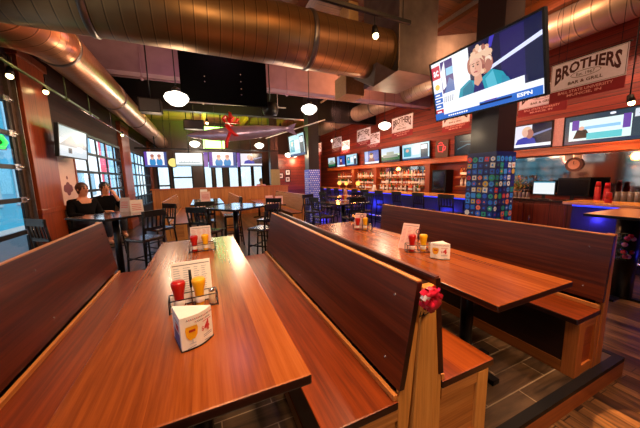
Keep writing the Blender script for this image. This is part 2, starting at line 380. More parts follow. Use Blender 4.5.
# ------------------------------------------------------------------ booths
def bench_side(root, O, d, xb, xt, xf, y0, y1, ht=1.0, end_mat=PANEL, st=OAK, rail=OAKX, single=True, z0=0.0, sz=.46, back_mat=None, trim=None):
    X = lambda v: v
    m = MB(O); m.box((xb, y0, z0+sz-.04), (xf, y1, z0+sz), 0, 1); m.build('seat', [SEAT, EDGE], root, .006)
    m = MB(O); t = .03
    m.prism([(xb, z0+sz+.05), (xt, z0+ht), (xt-d*t, z0+ht), (xb-d*t, z0+sz+.05)], y0, y1, 'Y', 0, 1)
    for yy in (y0+.12, (y0+y1)/2, y1-.12):
        for q in (.18, .8):
            xx = xb+(xt-xb)*q+d*.001; m.sphere((xx, yy, z0+sz+.05+(ht-sz-.05)*q), .006, 2, 8, 5)
    m.build('backrest', [back_mat or MAHOG, EDGE, CHROME], root, .003)
    m = MB(O); m.box((xt-d*t, y0+.004, z0+ht), (xt-d*.002, y1, z0+ht+.008)); m.build('top_trim', trim or OAKY, root, .003)
    m = MB(O); m.box((xb-d*.0, y0+.01, z0+sz), (xb+d*.022, y1-.01, z0+sz+.03)); m.build('seat_strip', OAKY, root, .003)
    a = xf-d*.05
    m = MB(O); m.box((a, y0+.08, z0+.09), (a-d*.02, y1-.08, z0+sz-.04)); m.build('front_panel', EDGE, root)
    m = MB(O); m.box((a+d*.005, y0+.08, z0), (a-d*.025, y1-.08, z0+.09)); m.build('toe_rail', wood('toe_oak', ('#6e3516', '#94501f', '#aa6630'), 'Y', .2, 'Z'), root, .003)
    xi = xb-d*.04
    for x0, x1 in ((a+d*.008, a-d*.075), ) + (((xb+d*.05, xb+d*.0), ) if single else ()):
        for ya, yb in ((y0, y0+.08), (y1-.08, y1)):
            m = MB(O); m.box((x0, ya, z0), (x1, yb, z0+sz-.04)); m.build('stile', st, root, .003)
    for ya, yb, yp in ((y0+.006, y0+.03, y0+.018), (y1-.03, y1-.006, y1-.03)):
        for za, zb in ((z0+.0, z0+.07), (z0+sz-.1, z0+sz-.04)):
            m = MB(O); m.box((a-d*.075, ya, za), (xb-d*.0, yb, zb)); m.build('rail', rail, root)
        m = MB(O); m.box((a-d*.075, yp, z0+.07), (xb, yp+.012, z0+sz-.1)); m.build('end_panel', end_mat, root)
    if single:
        m = MB(O); w = .02
        m.prism([(xb-d*t, z0+sz-.04), (xt-d*t, z0+ht+.012), (xt-d*(t+w), z0+ht+.012), (xb-d*.1, z0), (xb-d*.0, z0)], y0, y0+.05, 'Y'); m.build('end_post', st, root, .003); m = MB(O)
        m.prism([(xb-d*t, z0+sz-.04), (xt-d*t, z0+ht+.012), (xt-d*(t+w), z0+ht+.012), (xb-d*.1, z0), (xb-d*.0, z0)], y1-.05, y1, 'Y')
        m.build('end_post', st, root, .003)
        m = MB(O); m.prism([(xt-d*(t+.02), z0+ht), (xt-d*(t+w), z0+ht), (xb-d*.1, z0), (xb-d*.085, z0)], y0+.05, y1-.05, 'Y'); m.build('back_panel', EDGE, root)
Y0, Y1 = .82, 3.47
r = thing('booth_bench', 'long dark wooden booth bench at left with its tall back to the windows', 'bench', (-.75, 2.1, 0))
bench_side(r, (-.75, 2.1, 0), 1, -.92, -1.0, -.52, Y0, Y1, 1.035)
r = thing('booth_bench', 'double sided wooden booth bench between both tables with a red bow on its end', 'bench', (.85, 2.1, 0))
O = (.85, 2.1, 0)
bench_side(r, O, -1, .728, .816, .36, Y0, Y1, 1.0, single=False)
bench_side(r, O, 1, 1.0, .952, 1.385, Y0, Y1, 1.0, single=False, trim=MAHOG)
for ya in (Y0-.008, Y1-.03):
    m = MB(O); m.prism([(.79, 0), (.93, 0), (.915, .975), (.846, .975)], ya, ya+.038, 'Y'); m.build('end_post', OAK, r, .003)
    for poly in ([(.728, .0), (.79, .0), (.79, .3), (.847, .98), (.82, .9), (.728, .46)], [(.929, .0), (.995, .0), (.99, .47), (.93, .92), (.917, .9)]):
        m = MB(O); m.prism(poly, ya+.012, ya+.036, 'Y'); m.build('end_filler', OAK, r, .002)
m = MB(O); m.box((.846, Y0+.03, .955), (.92, Y1-.03, .974)); m.build('top_cap', EDGE, r)
m = MB(O); pts = [(.842, .865), (.852, .895), (.846, .87), (.862, .872), (.87, .885), (.868, .87), (.885, .872), (.9, .88)]
for p, q in zip(pts, pts[1:]): m.tube([(p[0]-.02, Y0-.0095, p[1]-.022), (q[0]-.02, Y0-.0095, q[1]-.022)], .0018, 5)
m.build('scribble', BLACK, r)
r = thing('booth_bench', 'dark wooden booth bench at right whose back faces the bar', 'bench', (2.6, 2.1, 0))
bench_side(r, (2.6, 2.1, 0), -1, 2.6, 2.648, 2.265, Y0, Y1, 1.0, REDPANEL, wood('oak_amber', ('#8a4618', '#b0622a', '#c67a3c'), 'Z', .2, 'X', .4, .1, 1.4), wood('oak_amber_rail', ('#8a4618', '#b0622a', '#c67a3c'), 'X', .2, 'Z', .4, .1, 1.4))
# bow on the bench end
m = MB(); bx, by, bz = .846, Y0-.03, .942
rb = random.Random(3)
for k in range(22):
    a = k*2.399; el = .2+.9*(k/22); R = .066-.02*(k/22)
    d = Vector((math.cos(a), -.1-el*.55, math.sin(a))).normalized(); sd = d.cross(Vector((0, 1, .3))).normalized()*.012
    nrm = d.cross(sd).normalized()*.018
    c0 = Vector((bx, by, bz)); pts = [c0, c0+d*R*.5+nrm, c0+d*R+nrm*.6, c0+d*R*.9-nrm*.5, c0+d*R*.4-nrm*.7, c0]
    vs = []
    for p in pts: vs += [p-sd, p+sd]
    mm = 1 if k == 9 else 0
    m.add(vs, [(2*i, 2*i+1, 2*i+3, 2*i+2) for i in range(5)], mm, True)
o = m.build('gift_bow', [plain('red_ribbon', '#e02444', .22, coat=.5, noise=.2), plain('white_ribbon', '#f4d8dc', .3)], fix=False)
tag(o, 'shiny red ribbon bow stuck on the oak end post of the double bench', 'bow')

# ------------------------------------------------------------------ booth tables
def long_table(x0, x1, y0, y1, label, z=.76, zf=0, mats=None):
    O = ((x0+x1)/2, (y0+y1)/2, zf); r = thing('booth_table', label, 'table', O)
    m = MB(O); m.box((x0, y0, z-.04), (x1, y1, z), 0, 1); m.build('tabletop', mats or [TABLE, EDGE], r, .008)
    for yy in (y0+.45, y1-.45):
        m = MB(O); xc = O[0]; m.tube([(xc, yy, zf+.02), (xc, yy, z-.05)], .045, 12); m.build('post', BLKMET, r)
        m = MB(O); m.box((xc-.25, yy-.035, zf), (xc+.25, yy+.035, zf+.035)); m.box((xc-.035, yy-.25, zf), (xc+.035, yy+.25, zf+.035)); m.build('foot', BLKMET, r, .004)
        m = MB(O); m.box((xc-.2, yy-.2, z-.055), (xc+.2, yy+.2, z-.04)); m.build('top_plate', BLKMET, r)
    return r
long_table(-.472, .31, .80, 3.43, 'long orange-brown wooden table in the foreground with tent card near its end')
long_table(1.39, 2.145, .82, 3.55, 'long orange-brown wooden table between double bench and right bench')

# ------------------------------------------------------------------ condiments
def bottle_proto(name, label, cat, col, labelm):
    r = thing(name, label, cat)
    m = MB(); m.lathe([(.026, 0), (.03, .004), (.03, .06), (.031, .1), (.03, .12), (.022, .128)], n=16); m.build('body', col, r)
    m = MB(); m.lathe([(.0305, .03), (.0315, .032), (.0315, .075), (.0305, .077)], n=16); m.build('paper_label', labelm, r)
    m = MB(); m.lathe([(.022, .128), (.032, .132), (.034, .15), (.03, .163), (.012, .166)], n=16); m.build('cap', col, r)
    return r
def upside(name, label, col):
    """squeeze bottle with the wide shoulder up, like those on the near table"""
    r = thing(name, label, 'bottle')
    m = MB(); m.lathe([(.021, 0), (.023, .004), (.023, .05), (.025, .08), (.034, .125), (.036, .145), (.03, .155), (.012, .157)], n=18); m.build('body', col, r)
    m = MB(); m.lathe([(.0235, .02), (.0245, .022), (.0245, .05), (.0235, .052)], n=18); m.build('paper_label', WHITEP, r)
    return r
def shaker(label, body):
    r = thing('salt_shaker', label, 'shaker')
    m = MB(); m.lathe([(.016, 0), (.018, .004), (.016, .06), (.014, .065)], n=12); m.build('body', body, r)
    m = MB(); m.lathe([(.0145, .065), (.016, .067), (.015, .08), (.006, .085)], n=12); m.build('cap', CHROME, r)
    return r
PINKM = plain('pink_card', '#e6b8b0', .6, noise=.04)
INK = plain('ink_grey', '#8c94a8', .6); INKD = plain('ink_dark', '#3c3040', .6); INKR = plain('ink_red', '#c23a40', .6)
PK = None
def caddy_set(where, loc, rz, menu_mat, lean=.25, mw=.2, mh=.225, first=False, loop=True, mrz=None, moff=(0, .056)):
    z = loc[2]; r = thing('condiment_caddy', 'black wire condiment caddy on %s' % where, 'caddy', loc, rz)
    m = MB()
    for zz in (.006, .07):
        pts = [(-.12, -.045, zz), (.12, -.045, zz), (.12, .045, zz), (-.12, .045, zz), (-.12, -.045, zz)]
        for p, q in zip(pts, pts[1:]): m.tube([p, q], .003, 6)
    for p in ((-.12, -.045), (.12, -.045), (.12, .045), (-.12, .045)): m.tube([(*p, .0), (*p, .07)], .003, 6)
    for x in (-.08, -.04, 0, .04, .08): m.tube([(x, -.045, .006), (x, .045, .006)], .0025, 5)
    m.build('basket', BLKMET, r)
    m = MB(); m.tube([(-.005, .03, .006), (-.005, .03, .16 if loop else .085)], .004, 6); n = 10
    if loop: m.tube([(-.005+.022*math.sin(2*PI*i/n), .03, .182-.022*math.cos(2*PI*i/n)) for i in range(n+1)], .003, 6, cap=False); m.build('handle', BLKMET, r)
    c, s_ = math.cos(rz), math.sin(rz)
    W = lambda x, y, zz: lap(loc, rz, (x, y, zz))
    for k, (nm, col, x) in enumerate((('ketchup_bottle', 'red ketchup', -.07), ('mustard_bottle', 'yellow mustard', .03))):
        b = PK[k]; lb = '%s squeeze bottle in the caddy on %s' % (col, where)
        if first: b.location = W(x, -.01, .0085); b['label'] = lb
        else: dup(b, W(x, -.01, .0085), rz, lb)
    sh = PK[2]
    if first: sh.location = W(.092, -.012, .0085); sh['label'] = 'small pale shaker in the caddy on %s' % where
    else: dup(sh, W(.092, -.012, .0085), rz, 'small pale shaker in the caddy on %s' % where)
    # menu card leaning at the back of the caddy
    o = thing('menu_card', ('white printed' if menu_mat is WHITEP else 'pink printed')+' menu card standing behind bottles on %s' % where, 'menu', W(moff[0], moff[1], 0), rz if mrz is None else mrz)
    m = MB(); m.prism([(0, 0), (.004, 0), (.004+lean*mh, mh), (lean*mh, mh)], -mw/2, mw/2, 'X'); m.build('card', menu_mat, o)
    p = Pic(lambda u, v, l: (u-mw/2, lean*v-.0008-.00012*l, v))
    p.rect(.006, mh-.02, mw-.006, mh-.016, INKD)
    for cx in (.01, .06, .115, .155):
        ww = .04 if cx < .1 else .03
        for k in range(13 if mh > .2 else 8):
            v = mh-.036-k*.0125
            if v < .05: break
            p.rect(cx, v, cx+ww*rb.uniform(.6, 1), v+.0025, INK if menu_mat is WHITEP else INKR)
    p.build('printing', o)
PK = (upside('ketchup_bottle', '', RED), upside('mustard_bottle', '', YEL), shaker('', plain('cream_shaker', '#e0c8a8', .4)))
caddy_set('the near table behind the tent card', (-.09, 1.56, .761), .06, WHITEP, .18, .205, .235, True, False)
caddy_set('the near table at its far end', (-.045, 2.82, .761), .08, plain('grey_card', '#d8ccd0', .6, noise=.04), .1, .19, .235, False, False)
caddy_set('the right table beside the tent card', (1.79, 1.79, .761), -.5, PINKM, .5, .16, .23, False, True, -1.15, (-.1, .085))
caddy_set('the right table at its far end', (1.9, 2.9, .761), -.5, PINKM, .4, .16, .2, False, True, -1.0, (-.05, .09))
o = thing('table_knife', 'black handled knife standing in caddy behind the tent card', 'knife', (-.1, 1.574, .7695)); m = MB()
m.tube([(0, 0, 0), (0, 0, .1)], .004, 8); m.build('blade', CHROME, o); m = MB(); m.tube([(0, 0, .1), (.001, 0, .14), (0, 0, .2)], [.006, .008, .007], 8); m.build('handle', BLACK, o)
# tent cards
def tent(label, foot, h, z, words_, price_uv):
    O = Vector((foot[0][0], foot[0][1], z)); o = thing('tent_card', label, 'sign', O)
    A, B, Cc = [Vector((p[0], p[1], 0))-Vector((O.x, O.y, 0)) for p in foot]
    # plan: A-B bowed front, B-C back, C-A left side
    nrm = Vector((B.y-A.y, -(B.x-A.x), 0)).normalized(); N = 8
    front = [A.lerp(B, i/N)+nrm*.02*math.sin(PI*i/N) for i in range(N+1)]
    back = [B.lerp(Cc, .5)+Vector((-.004, .006, 0)), Cc+Vector((.006, .004, 0)), Cc]
    plan = front+back
    m = MB(); n = len(plan); vs = [tuple(p) for p in plan]+[(p.x, p.y, h) for p in plan]
    m.add(vs, [(i, (i+1) % n, n+(i+1) % n, n+i) for i in range(n)], 0); m.add(vs, [tuple(range(n, 2*n)), tuple(reversed(range(n)))], 0)
    m.build('card', WHITEP, o)
    m = MB(); q3 = [Vector((p.x, p.y, 0))+(Vector((p.x, p.y, 0))-sum(plan, Vector())/n).normalized()*.004 for p in plan]; vs = [tuple(p) for p in q3]+[(p.x, p.y, .005) for p in q3]
    m.add(vs, [(i, (i+1) % n, n+(i+1) % n, n+i) for i in range(n)], 0); m.add(vs, [tuple(range(n, 2*n)), tuple(reversed(range(n)))], 0); m.build('base', BLACK, o)
    L = (B-A).length
    def P(u, v, l):
        t = max(0, min(1, u)); q = A.lerp(B, t)+nrm*(.02*math.sin(PI*t)+.0022+.00015*l); return (q.x, q.y, v*h)
    p = Pic(P)
    gold = plain('beer_gold', '#e8a818', .4); foam = plain('beer_red', '#a83020', .5)
    gl = [(.1, .6), (.12, .42), (.18, .32), (.26, .29), (.34, .32), (.41, .42), (.44, .6), (.42, .7), (.12, .7)]
    p.poly(gl, gold); p.rect(.255, .2, .285, .32, plain('glass_grey', '#c8ccd8', .4)); p.rect(.18, .17, .36, .2, plain('glass_grey', '#c8ccd8', .4))
    p.rect(.19, .53, .36, .6, foam); p.poly([(.12, .7), (.42, .7), (.41, .75), (.13, .74)], plain('beer_foam', '#f6ead0', .5))
    p.text('$', .55, .4, .62, .56, INKR, .02); p.text('4', .64, .36, .84, .68, INKR, .04)
    rt = random.Random(len(words_))
    for j in range(len(words_)):
        u = .14+j*.2; top = .92-j*.085
        while u < .94-j*.1:
            w = rt.uniform(.025, .04); p.line([(u, top-.05), (u+w*.5, top), (u+w, top-.05)], .012, INKR if rt.random() < .4 else INKD); u += w+.016
    for v in (.72, .3, .25): p.rect(.56, v, .88, v+.02, INKR if v > .5 else INK)
    for v in (.08, ): p.rect(.1, v, .9, v+.02, INK)
    p.build('printing', o)
    S1 = A; S2 = Cc; d2 = (S2-S1); n2 = Vector((d2.y, -d2.x, 0)).normalized()
    if n2.dot(B-A) > 0: n2 = -n2
    p2 = Pic(lambda u, v, l: (lambda q: (q.x, q.y, v*h))(S1+d2*u+n2*(.0006+.00015*l)))
    p2.rect(.15, .05, .85, .45, plain('side_blue', '#5460a0', .5)); p2.rect(.2, .5, .6, .7, INKR); p2.rect(.2, .75, .7, .8, INK); p2.build('side_printing', o)
tent('white tent card with beer glass and red $4 on the near table', [(-.126, 1.138), (-.006, 1.215), (-.165, 1.275)], .146, .761, ('WEDNESDAY', 'SPECIALS'), 0)
tent('white tent card with beer glass on the right table beside ketchup', [(1.728, 1.605), (1.826, 1.49), (1.86, 1.6)], .135, .761, ('SPECIALS', ), 0)

# ------------------------------------------------------------------ high tables and stools
def high_table(cx, cy, sx, sy, rz, label, z=.95):
    r = thing('high_table', label, 'table', (cx, cy, FZ), rz)
    H_ = z-FZ; m = MB(); m.box((-sx/2, -sy/2, H_-.035), (sx/2, sy/2, H_), 0, 1); m.build('tabletop', [plain('dark_top', '#4c3a34', .14, coat=.7, nscale=8), BLACK], r, .006)
    ys = (0, ) if sy < 1.4 else (-sy/2+.4, sy/2-.4)
    if sy < .6: r.children[0].data.materials[0] = plain('brown_top', '#8a5030', .3)
    for yy in ys:
        m = MB(); m.tube([(0, yy, .02), (0, yy, H_-.035)], .05 if sy > .6 else .11, 12); m.build('post', BLKMET, r)
        m = MB(); m.box((-.28, yy-.04, 0), (.28, yy+.04, .03)); m.box((-.04, yy-.28, 0), (.04, yy+.28, .03)); m.build('foot', BLKMET, r, .004)
    return r
Q = math.radians(41)
high_table(-1.3, 5.08, .85, .85, math.radians(48), 'dark square high table at left beside the window pier, turned cornerwise')
high_table(.55, 5.32, 1.02, 1.02, math.radians(39), 'dark square high table turned cornerwise beyond the near table')
high_table(.08, 6.95, .68, 1.7, 0, 'dark oblong high table with pale menu cards behind the cornerwise table')
high_table(4.82, 1.38, 1.04, .5, 0, 'dark high table at right edge beside the bar counter')
SEATM = plain('stool_seat', '#3a2e28', .25, coat=.3)
def stool_proto():
    r = thing('bar_stool', '', 'stool')
    sh = .76
    m = MB(); m.box((-.19, -.19, sh-.045), (.19, .19, sh)); m.build('seat', SEATM, r, .015)
    for x in (-1, 1):
        m = MB(); m.tube([(x*.2, -.19, 0), (x*.165, -.16, sh-.04)], .016, 8); m.build('leg', BLACK, r)
        m = MB(); m.tube([(x*.2, .22, 0), (x*.165, .17, sh-.04), (x*.17, .2, sh+.15), (x*.175, .235, sh+.4)], .016, 8); m.build('leg', BLACK, r)
    m = MB()
    for zz, k in ((.2, 1), (.42, .9)):
        a = .2-.03*zz/.76
        for p, q in (((-a, -a, zz), (a, -a, zz)), ((-a, a+.01, zz), (a, a+.01, zz)), ((-a, -a, zz+.04), (-a, a+.01, zz+.04)), ((a, -a, zz+.04), (a, a+.01, zz+.04))): m.tube([p, q], .011, 6)
    m.build('foot_rail', BLACK, r)
    m = MB(); m.box((-.19, .218, sh+.33), (.19, .243, sh+.42)); m.box((-.175, .195, sh+.13), (.175, .212, sh+.17))
    for x in (-.105, -.035, .035, .105): m.bar((x, .203, sh+.15), (x, .23, sh+.36), .022, .012)
    m.build('backrest', BLACK, r)
    return r
ST = stool_proto(); used = [0]
def stool(x, y, rz, label, group='bar stools around the high tables', z=FZ):
    if not used[0]:
        used[0] = 1; ST.location = (x, y, z); ST.rotation_euler = (0, 0, rz); ST['label'] = label; ST['group'] = group; return ST
    return dup(ST, (x, y, z), rz, label, group)
D = math.radians
stool(-.86, 4.72, D(-132), 'black slat back bar stool nearest the left bench end at left high table')
stool(-.78, 5.6, D(-48), 'black slat back bar stool at far right side of left high table')
stool(-1.76, 4.52, D(138), 'black bar stool with grey rail back between left bench and window pier')
stool(-2.1, 6.38, D(50), 'black bar stool under the seated person with brown hair')
stool(-1.95, 7.12, D(35), 'black bar stool under the seated person who leans on a hand')
stool(.92, 4.62, D(-141), 'black bar stool before double bench at cornerwise high table')
stool(1.25, 5.55, D(-45), 'black bar stool at far right side of cornerwise high table')
stool(.02, 4.82, D(141), 'black bar stool with green lit seat beyond the near table end')
stool(.02, 6.02, D(180), 'black bar stool at near end of the oblong high table')
stool(.62, 6.75, D(-90), 'black bar stool right of the oblong high table')
stool(3.95, 2.5, D(80), 'dark stool tucked at left side of high table by the bar')
# low dark tables and chairs towards the bar, seen over the right table
high_table(3.1, 5.6, .9, .9, D(10), 'dark high table with ketchup bottle between right booth and bar', .86)
high_table(4.1, 7.3, .9, .9, D(10), 'dark high table farther along towards the bar', .86)
for x, y, rz, l in ((2.45, 5.35, D(95), 'dark bar stool left of the high table before patterned column'), (2.95, 4.9, D(175), 'dark bar stool near side of high table before the bar'), (3.7, 5.7, D(-85), 'dark bar stool right of the high table before the bar'),
                    (2.6, 6.25, D(20), 'brown dark bar stool beside pale booth back'), (3.5, 7.2, D(95), 'dark bar stool left of the far high table by bar'), (4.7, 7.4, D(-80), 'dark bar stool right of the far high table by bar'), (4.0, 6.6, D(178), 'dark bar stool near side of the far high table by bar')):
    stool(x, y, rz, l)
PIL = dup  # bottles on high tables
dup(PK[0], (3.1, 5.6, .861), 0, 'red ketchup squeeze bottle on the dark high table before the bar')
dup(PK[1], (3.2, 5.66, .861), 0, 'yellow mustard squeeze bottle on the dark high table before the bar')
def card(x, y, z, rz, label, mat, w=.15, h=.22):
    o = thing('menu_card', label, 'menu', (x, y, z), rz); m = MB()
    m.prism([(-.05, 0), (-.046, 0), (.002, h), (-.002, h)], -w/2, w/2, 'X'); m.prism([(.05, 0), (.046, 0), (-.002, h), (.002, h)], -w/2, w/2, 'X'); m.build('card', mat, o)
    p = Pic(lambda u, v, l: (u-w/2, -.0512+.05*v/h-.0002*l, v))
    for k in range(5): p.rect(.02, h-.05-.03*k, w-.03, h-.04-.03*k, INKR)
    p.build('printing', o)
card(.05, 6.7, .951, .1, 'pink folded menu card standing on the oblong high table', PINKM, .2, .24)
card(.02, 7.15, .951, -.2, 'white folded menu card behind pink one on oblong high table', WHITEP, .16, .28)
card(-1.05, 5.35, .951, .3, 'pale folded menu card on the left high table', plain('pale_card', '#d8c8bc', .6, noise=.05), .18, .2)
card(-1.22, 5.45, .951, -.4, 'tan folded menu card beside pale one on left high table', plain('tan_card', '#c0a090', .6, noise=.05), .16, .24)
card(4.15, 7.35, .861, .5, 'pink menu card on the far dark table by bar', PINKM)

# second row of booths beyond the high tables
def far_bench(d, xb, xt, xf, y0, y1, label, pale):
    O = ((xb+xf)/2, (y0+y1)/2, FZ); r = thing('booth_bench', label, 'bench', O)
    bench_side(r, O, d, xb, xt, xf, y0, y1, 1.05, PANEL, OAK, OAKX, True, FZ, .46, pale)
PALEB = wood('sheen_backrest', ('#6e4a3c', '#8c6450', '#a07c66'), 'Y', .25, 'Z', .25, .5, 1, 0, .3)  # white reflected sheen on the backs is put into the wood colour
far_bench(1, -.87, -.97, -.42, 7.95, 12.2, 'wooden booth bench with pale sheen beyond the left high table', PALEB)
far_bench(-1, 3.0, 3.1, 2.65, 8.3, 12.0, 'wooden booth bench with pale back beside the blue patterned column', PALEB)
far_bench(-1, .95, 1.03, .55, 8.6, 12.2, 'low wooden booth bench between the far booth tables', PALEB)
long_table(1.75, 2.5, 8.4, 11.6, 'far booth table with pink menu cards before the wood half wall', .61, FZ)
long_table(-.28, .4, 8.6, 11.6, 'far booth table behind the oblong high table', .61, FZ)
card(2.05, 8.9, .611, .15, 'large pink menu card on the far right booth table', PINKM, .26, .28)
card(2.42, 9.0, .611, -.2, 'red printed menu card beside large pink one on far booth table', PINKM, .26, .24)
card(.0, 9.2, .611, 0, 'pink menu card on the far left booth table', PINKM, .22, .26)
m = MB(); m.box((-1.9, 12.7, FZ), (3.9, 12.85, 1.08)); m.box((-1.95, 12.66, 1.08), (3.95, 12.9, 1.13), 1); o = m.build('half_wall', [wood('half_wall_wood', ('#8a4c1e', '#b06a30', '#c4803f'), 'Z', .15, 'X', .4, .1, 1, .04), LEDGE]); tag(o, 'orange wood panelled half wall behind the far booths', 'partition')
# nook with framed pictures to the right of the far windows
m = MB(); m.box((3.55, 14.2, FZ), (6.4, 14.35, 2.75)); o = m.build('partition_wall', WALLW); tag(o, 'dark red wood partition with framed pictures at far right', 'partition')
for i, (x, z, l) in enumerate(((3.98, 1.6, 'left framed picture on the far dark red partition'), (4.38, 1.78, 'upper right framed picture on far dark red partition'), (4.36, 1.4, 'lower right framed picture on far dark red partition'))):
    o = thing('framed_picture', l, 'picture', (x, 14.2, z), 0, 'framed pictures on the far partition')
    m = MB(); 
    for a, b in (((-.15, -.16), (.15, -.12)), ((-.15, .12), (.15, .16)), ((-.15, -.12), (-.11, .12)), ((.11, -.12), (.15, .12))): m.box((a[0], -.03, a[1]), (b[0], -.0, b[1]))
    m.build('frame', BLACK, o); m = MB(); m.box((-.11, -.015, -.12), (.11, -.001, .12), 0); m.box((-.05, -.018, -.06), (.05, -.014, .06), 1); m.build('print', [WHITEP, plain('photo_grey', '#706860', .5)], o)

# ------------------------------------------------------------------ people
SKIN = plain('skin', '#c08468', .5, noise=.05, nscale=12); HAIRB = plain('brown_hair', '#3a2015', .5); HAIRD = plain('dark_hair', '#1a100c', .5)
def skinmesh(name, V, E, R, mat, parent, sub=1):
    me = bpy.data.meshes.new(name); me.from_pydata([tuple(v) for v in V], E, []); me.materials.append(mat)
    o = bpy.data.objects.new(name, me); COL.objects.link(o); o.parent = parent
    s_ = o.modifiers.new('skin', 'SKIN'); s_.use_smooth_shade = True
    for i, r_ in enumerate(R):
        r_ = r_ if isinstance(r_, tuple) else (r_, r_); me.skin_vertices[0].data[i].radius = r_
    me.skin_vertices[0].data[0].use_root = True
    if sub:
        u = o.modifiers.new('sub', 'SUBSURF'); u.levels = u.render_levels = sub
    return o
def seated(label, loc, rz, hair, top, pants, handface, stand=False):
    """facing local -Y, seat at z=0 of the loc"""
    r = thing('person', label, 'person', loc, rz)
    V = [(0, 0, .09), (0, .0, .28), (0, -.01, .47), (0, -.03, .56), (0, -.05, .66), (0, -.06, .75), (0, -.05, .8)]
    R = [(.15, .11), (.135, .1), (.15, .1), (.055, .055), (.078, .088), (.085, .1), (.06, .07)]
    E_ = [(i, i+1) for i in range(6)]
    def chain(start, pts, rs):
        b = start
        for p, q in zip(pts, rs): V.append(p); R.append(q); E_.append((b, len(V)-1)); b = len(V)-1
        return b
    arms = []
    for s_ in (-1, 1):
        if handface and s_ == 1: pa = [(.19, -.01, .48), (.24, -.14, .27), (.14, -.26, .45), (.1, -.18, .6)]
        else: pa = [(s_*.19, -.01, .48), (s_*.25, -.06, .25), (s_*.16, -.3, .22), (s_*.1, -.38, .23)]
        h = chain(2, pa, (.062, .047, .036, .033)); arms.append(pa)
        wx, wy, wz = pa[-1]; d = Vector(pa[-1])-Vector(pa[-2]); d.normalize(); sd = Vector((0, 0, 1)).cross(d).normalized() if abs(d.z) < .9 else Vector((1, 0, 0))
        for f, ln in ((-.03, .07), (-.01, .085), (.01, .08), (.028, .065)):
            p = Vector(pa[-1])+d*.05+sd*f; q = p+d*ln*.6+Vector((0, 0, -.012)); chain(h, [tuple(p), tuple(q)], (.012, .009))
        p = Vector(pa[-1])+sd*(-s_*.035)+d*.02; chain(h, [tuple(p), tuple(p+d*.035)], (.012, .01))
        if stand: chain(0, [(s_*.09, 0, 0), (s_*.1, -.01, -.4), (s_*.1, .02, -.78), (s_*.11, -.1, -.8)], (.09, .06, .042, .035))
        else: chain(0, [(s_*.1, -.02, .08), (s_*.13, -.42, .1), (s_*.13, -.38, -.3), (s_*.13, -.5, -.33)], (.09, .065, .045, .035))
    skinmesh('body', V, E_, R, SKIN, r)
    # face: eyes, nose, mouth, ears
    m = MB(); hc = Vector((0, -.06, .71))
    for s_ in (-1, 1): m.sphere(hc+Vector((s_*.032, -.083, .02)), .012, 0, 8, 5)
    m.build('eyes', BLACK, r)
    m = MB(); m.sphere(hc+Vector((0, -.1, -.005)), .016, 0, 8, 6, (.8, 1.1, 1.5))
    for s_ in (-1, 1): m.sphere(hc+Vector((s_*.083, .005, 0)), .022, 0, 8, 6, (.4, .8, 1.2))
    m.build('nose_and_ears', SKIN, r)
    m = MB(); m.sphere(hc+Vector((0, -.088, -.045)), .022, 0, 8, 5, (1, .4, .3)); m.build('mouth', plain('lips', '#8a4038', .4), r)
    m = MB(); m.sphere(hc+Vector((0, .028, .035)), .105, 0, 14, 9, (.92, 1, 1.0)); m.sphere(hc+Vector((0, .03, -.03)), .085, 0, 12, 8, (1, .8, 1)); m.build('hair', hair, r)
    VV = [V[i] for i in (0, 1, 2)]+[(0, -.02, .56)]; RR = [(.18, .145), (.17, .14), (.18, .135), (.09, .09)]; EE = [(0, 1), (1, 2), (2, 3)]
    for pa in arms:
        b = 2
        for p, q in zip(pa[:3], (.078, .064, .052)): VV.append(p); RR.append(q); EE.append((b, len(VV)-1)); b = len(VV)-1
    skinmesh('jacket', VV, EE, RR, top, r)
    VV = [(0, 0, .06)]; RR = [(.155, .12)]; EE = []
    for s_ in (-1, 1):
        b = 0
        lp = [(s_*.09, 0, 0), (s_*.1, -.01, -.4), (s_*.1, .02, -.7)] if stand else [(s_*.1, -.02, .08), (s_*.13, -.42, .1), (s_*.13, -.385, -.25)]
        for p, q in zip(lp, (.1, .075, .055)): VV.append(p); RR.append(q); EE.append((b, len(VV)-1)); b = len(VV)-1
    skinmesh('trousers', VV, EE, RR, pants, r)
    return r
DK = plain('black_cloth', '#0b0b0e', .95, spec=.1); JN = plain('dark_jeans', '#1c2230', .8)
seated('person with brown hair in a dark jacket seated before the white poster panel', (-2.1, 6.38, .622), D(50), HAIRB, DK, JN, False)
seated('person in dark clothes leaning the head on one hand by the windows', (-1.95, 7.12, .622), D(35), HAIRD, DK, JN, True)
seated('person in a pink top standing behind the far half wall', (2.75, 13.6, .65), D(10), HAIRD, plain('pink_cloth', '#d890b0', .8), JN, False, True)

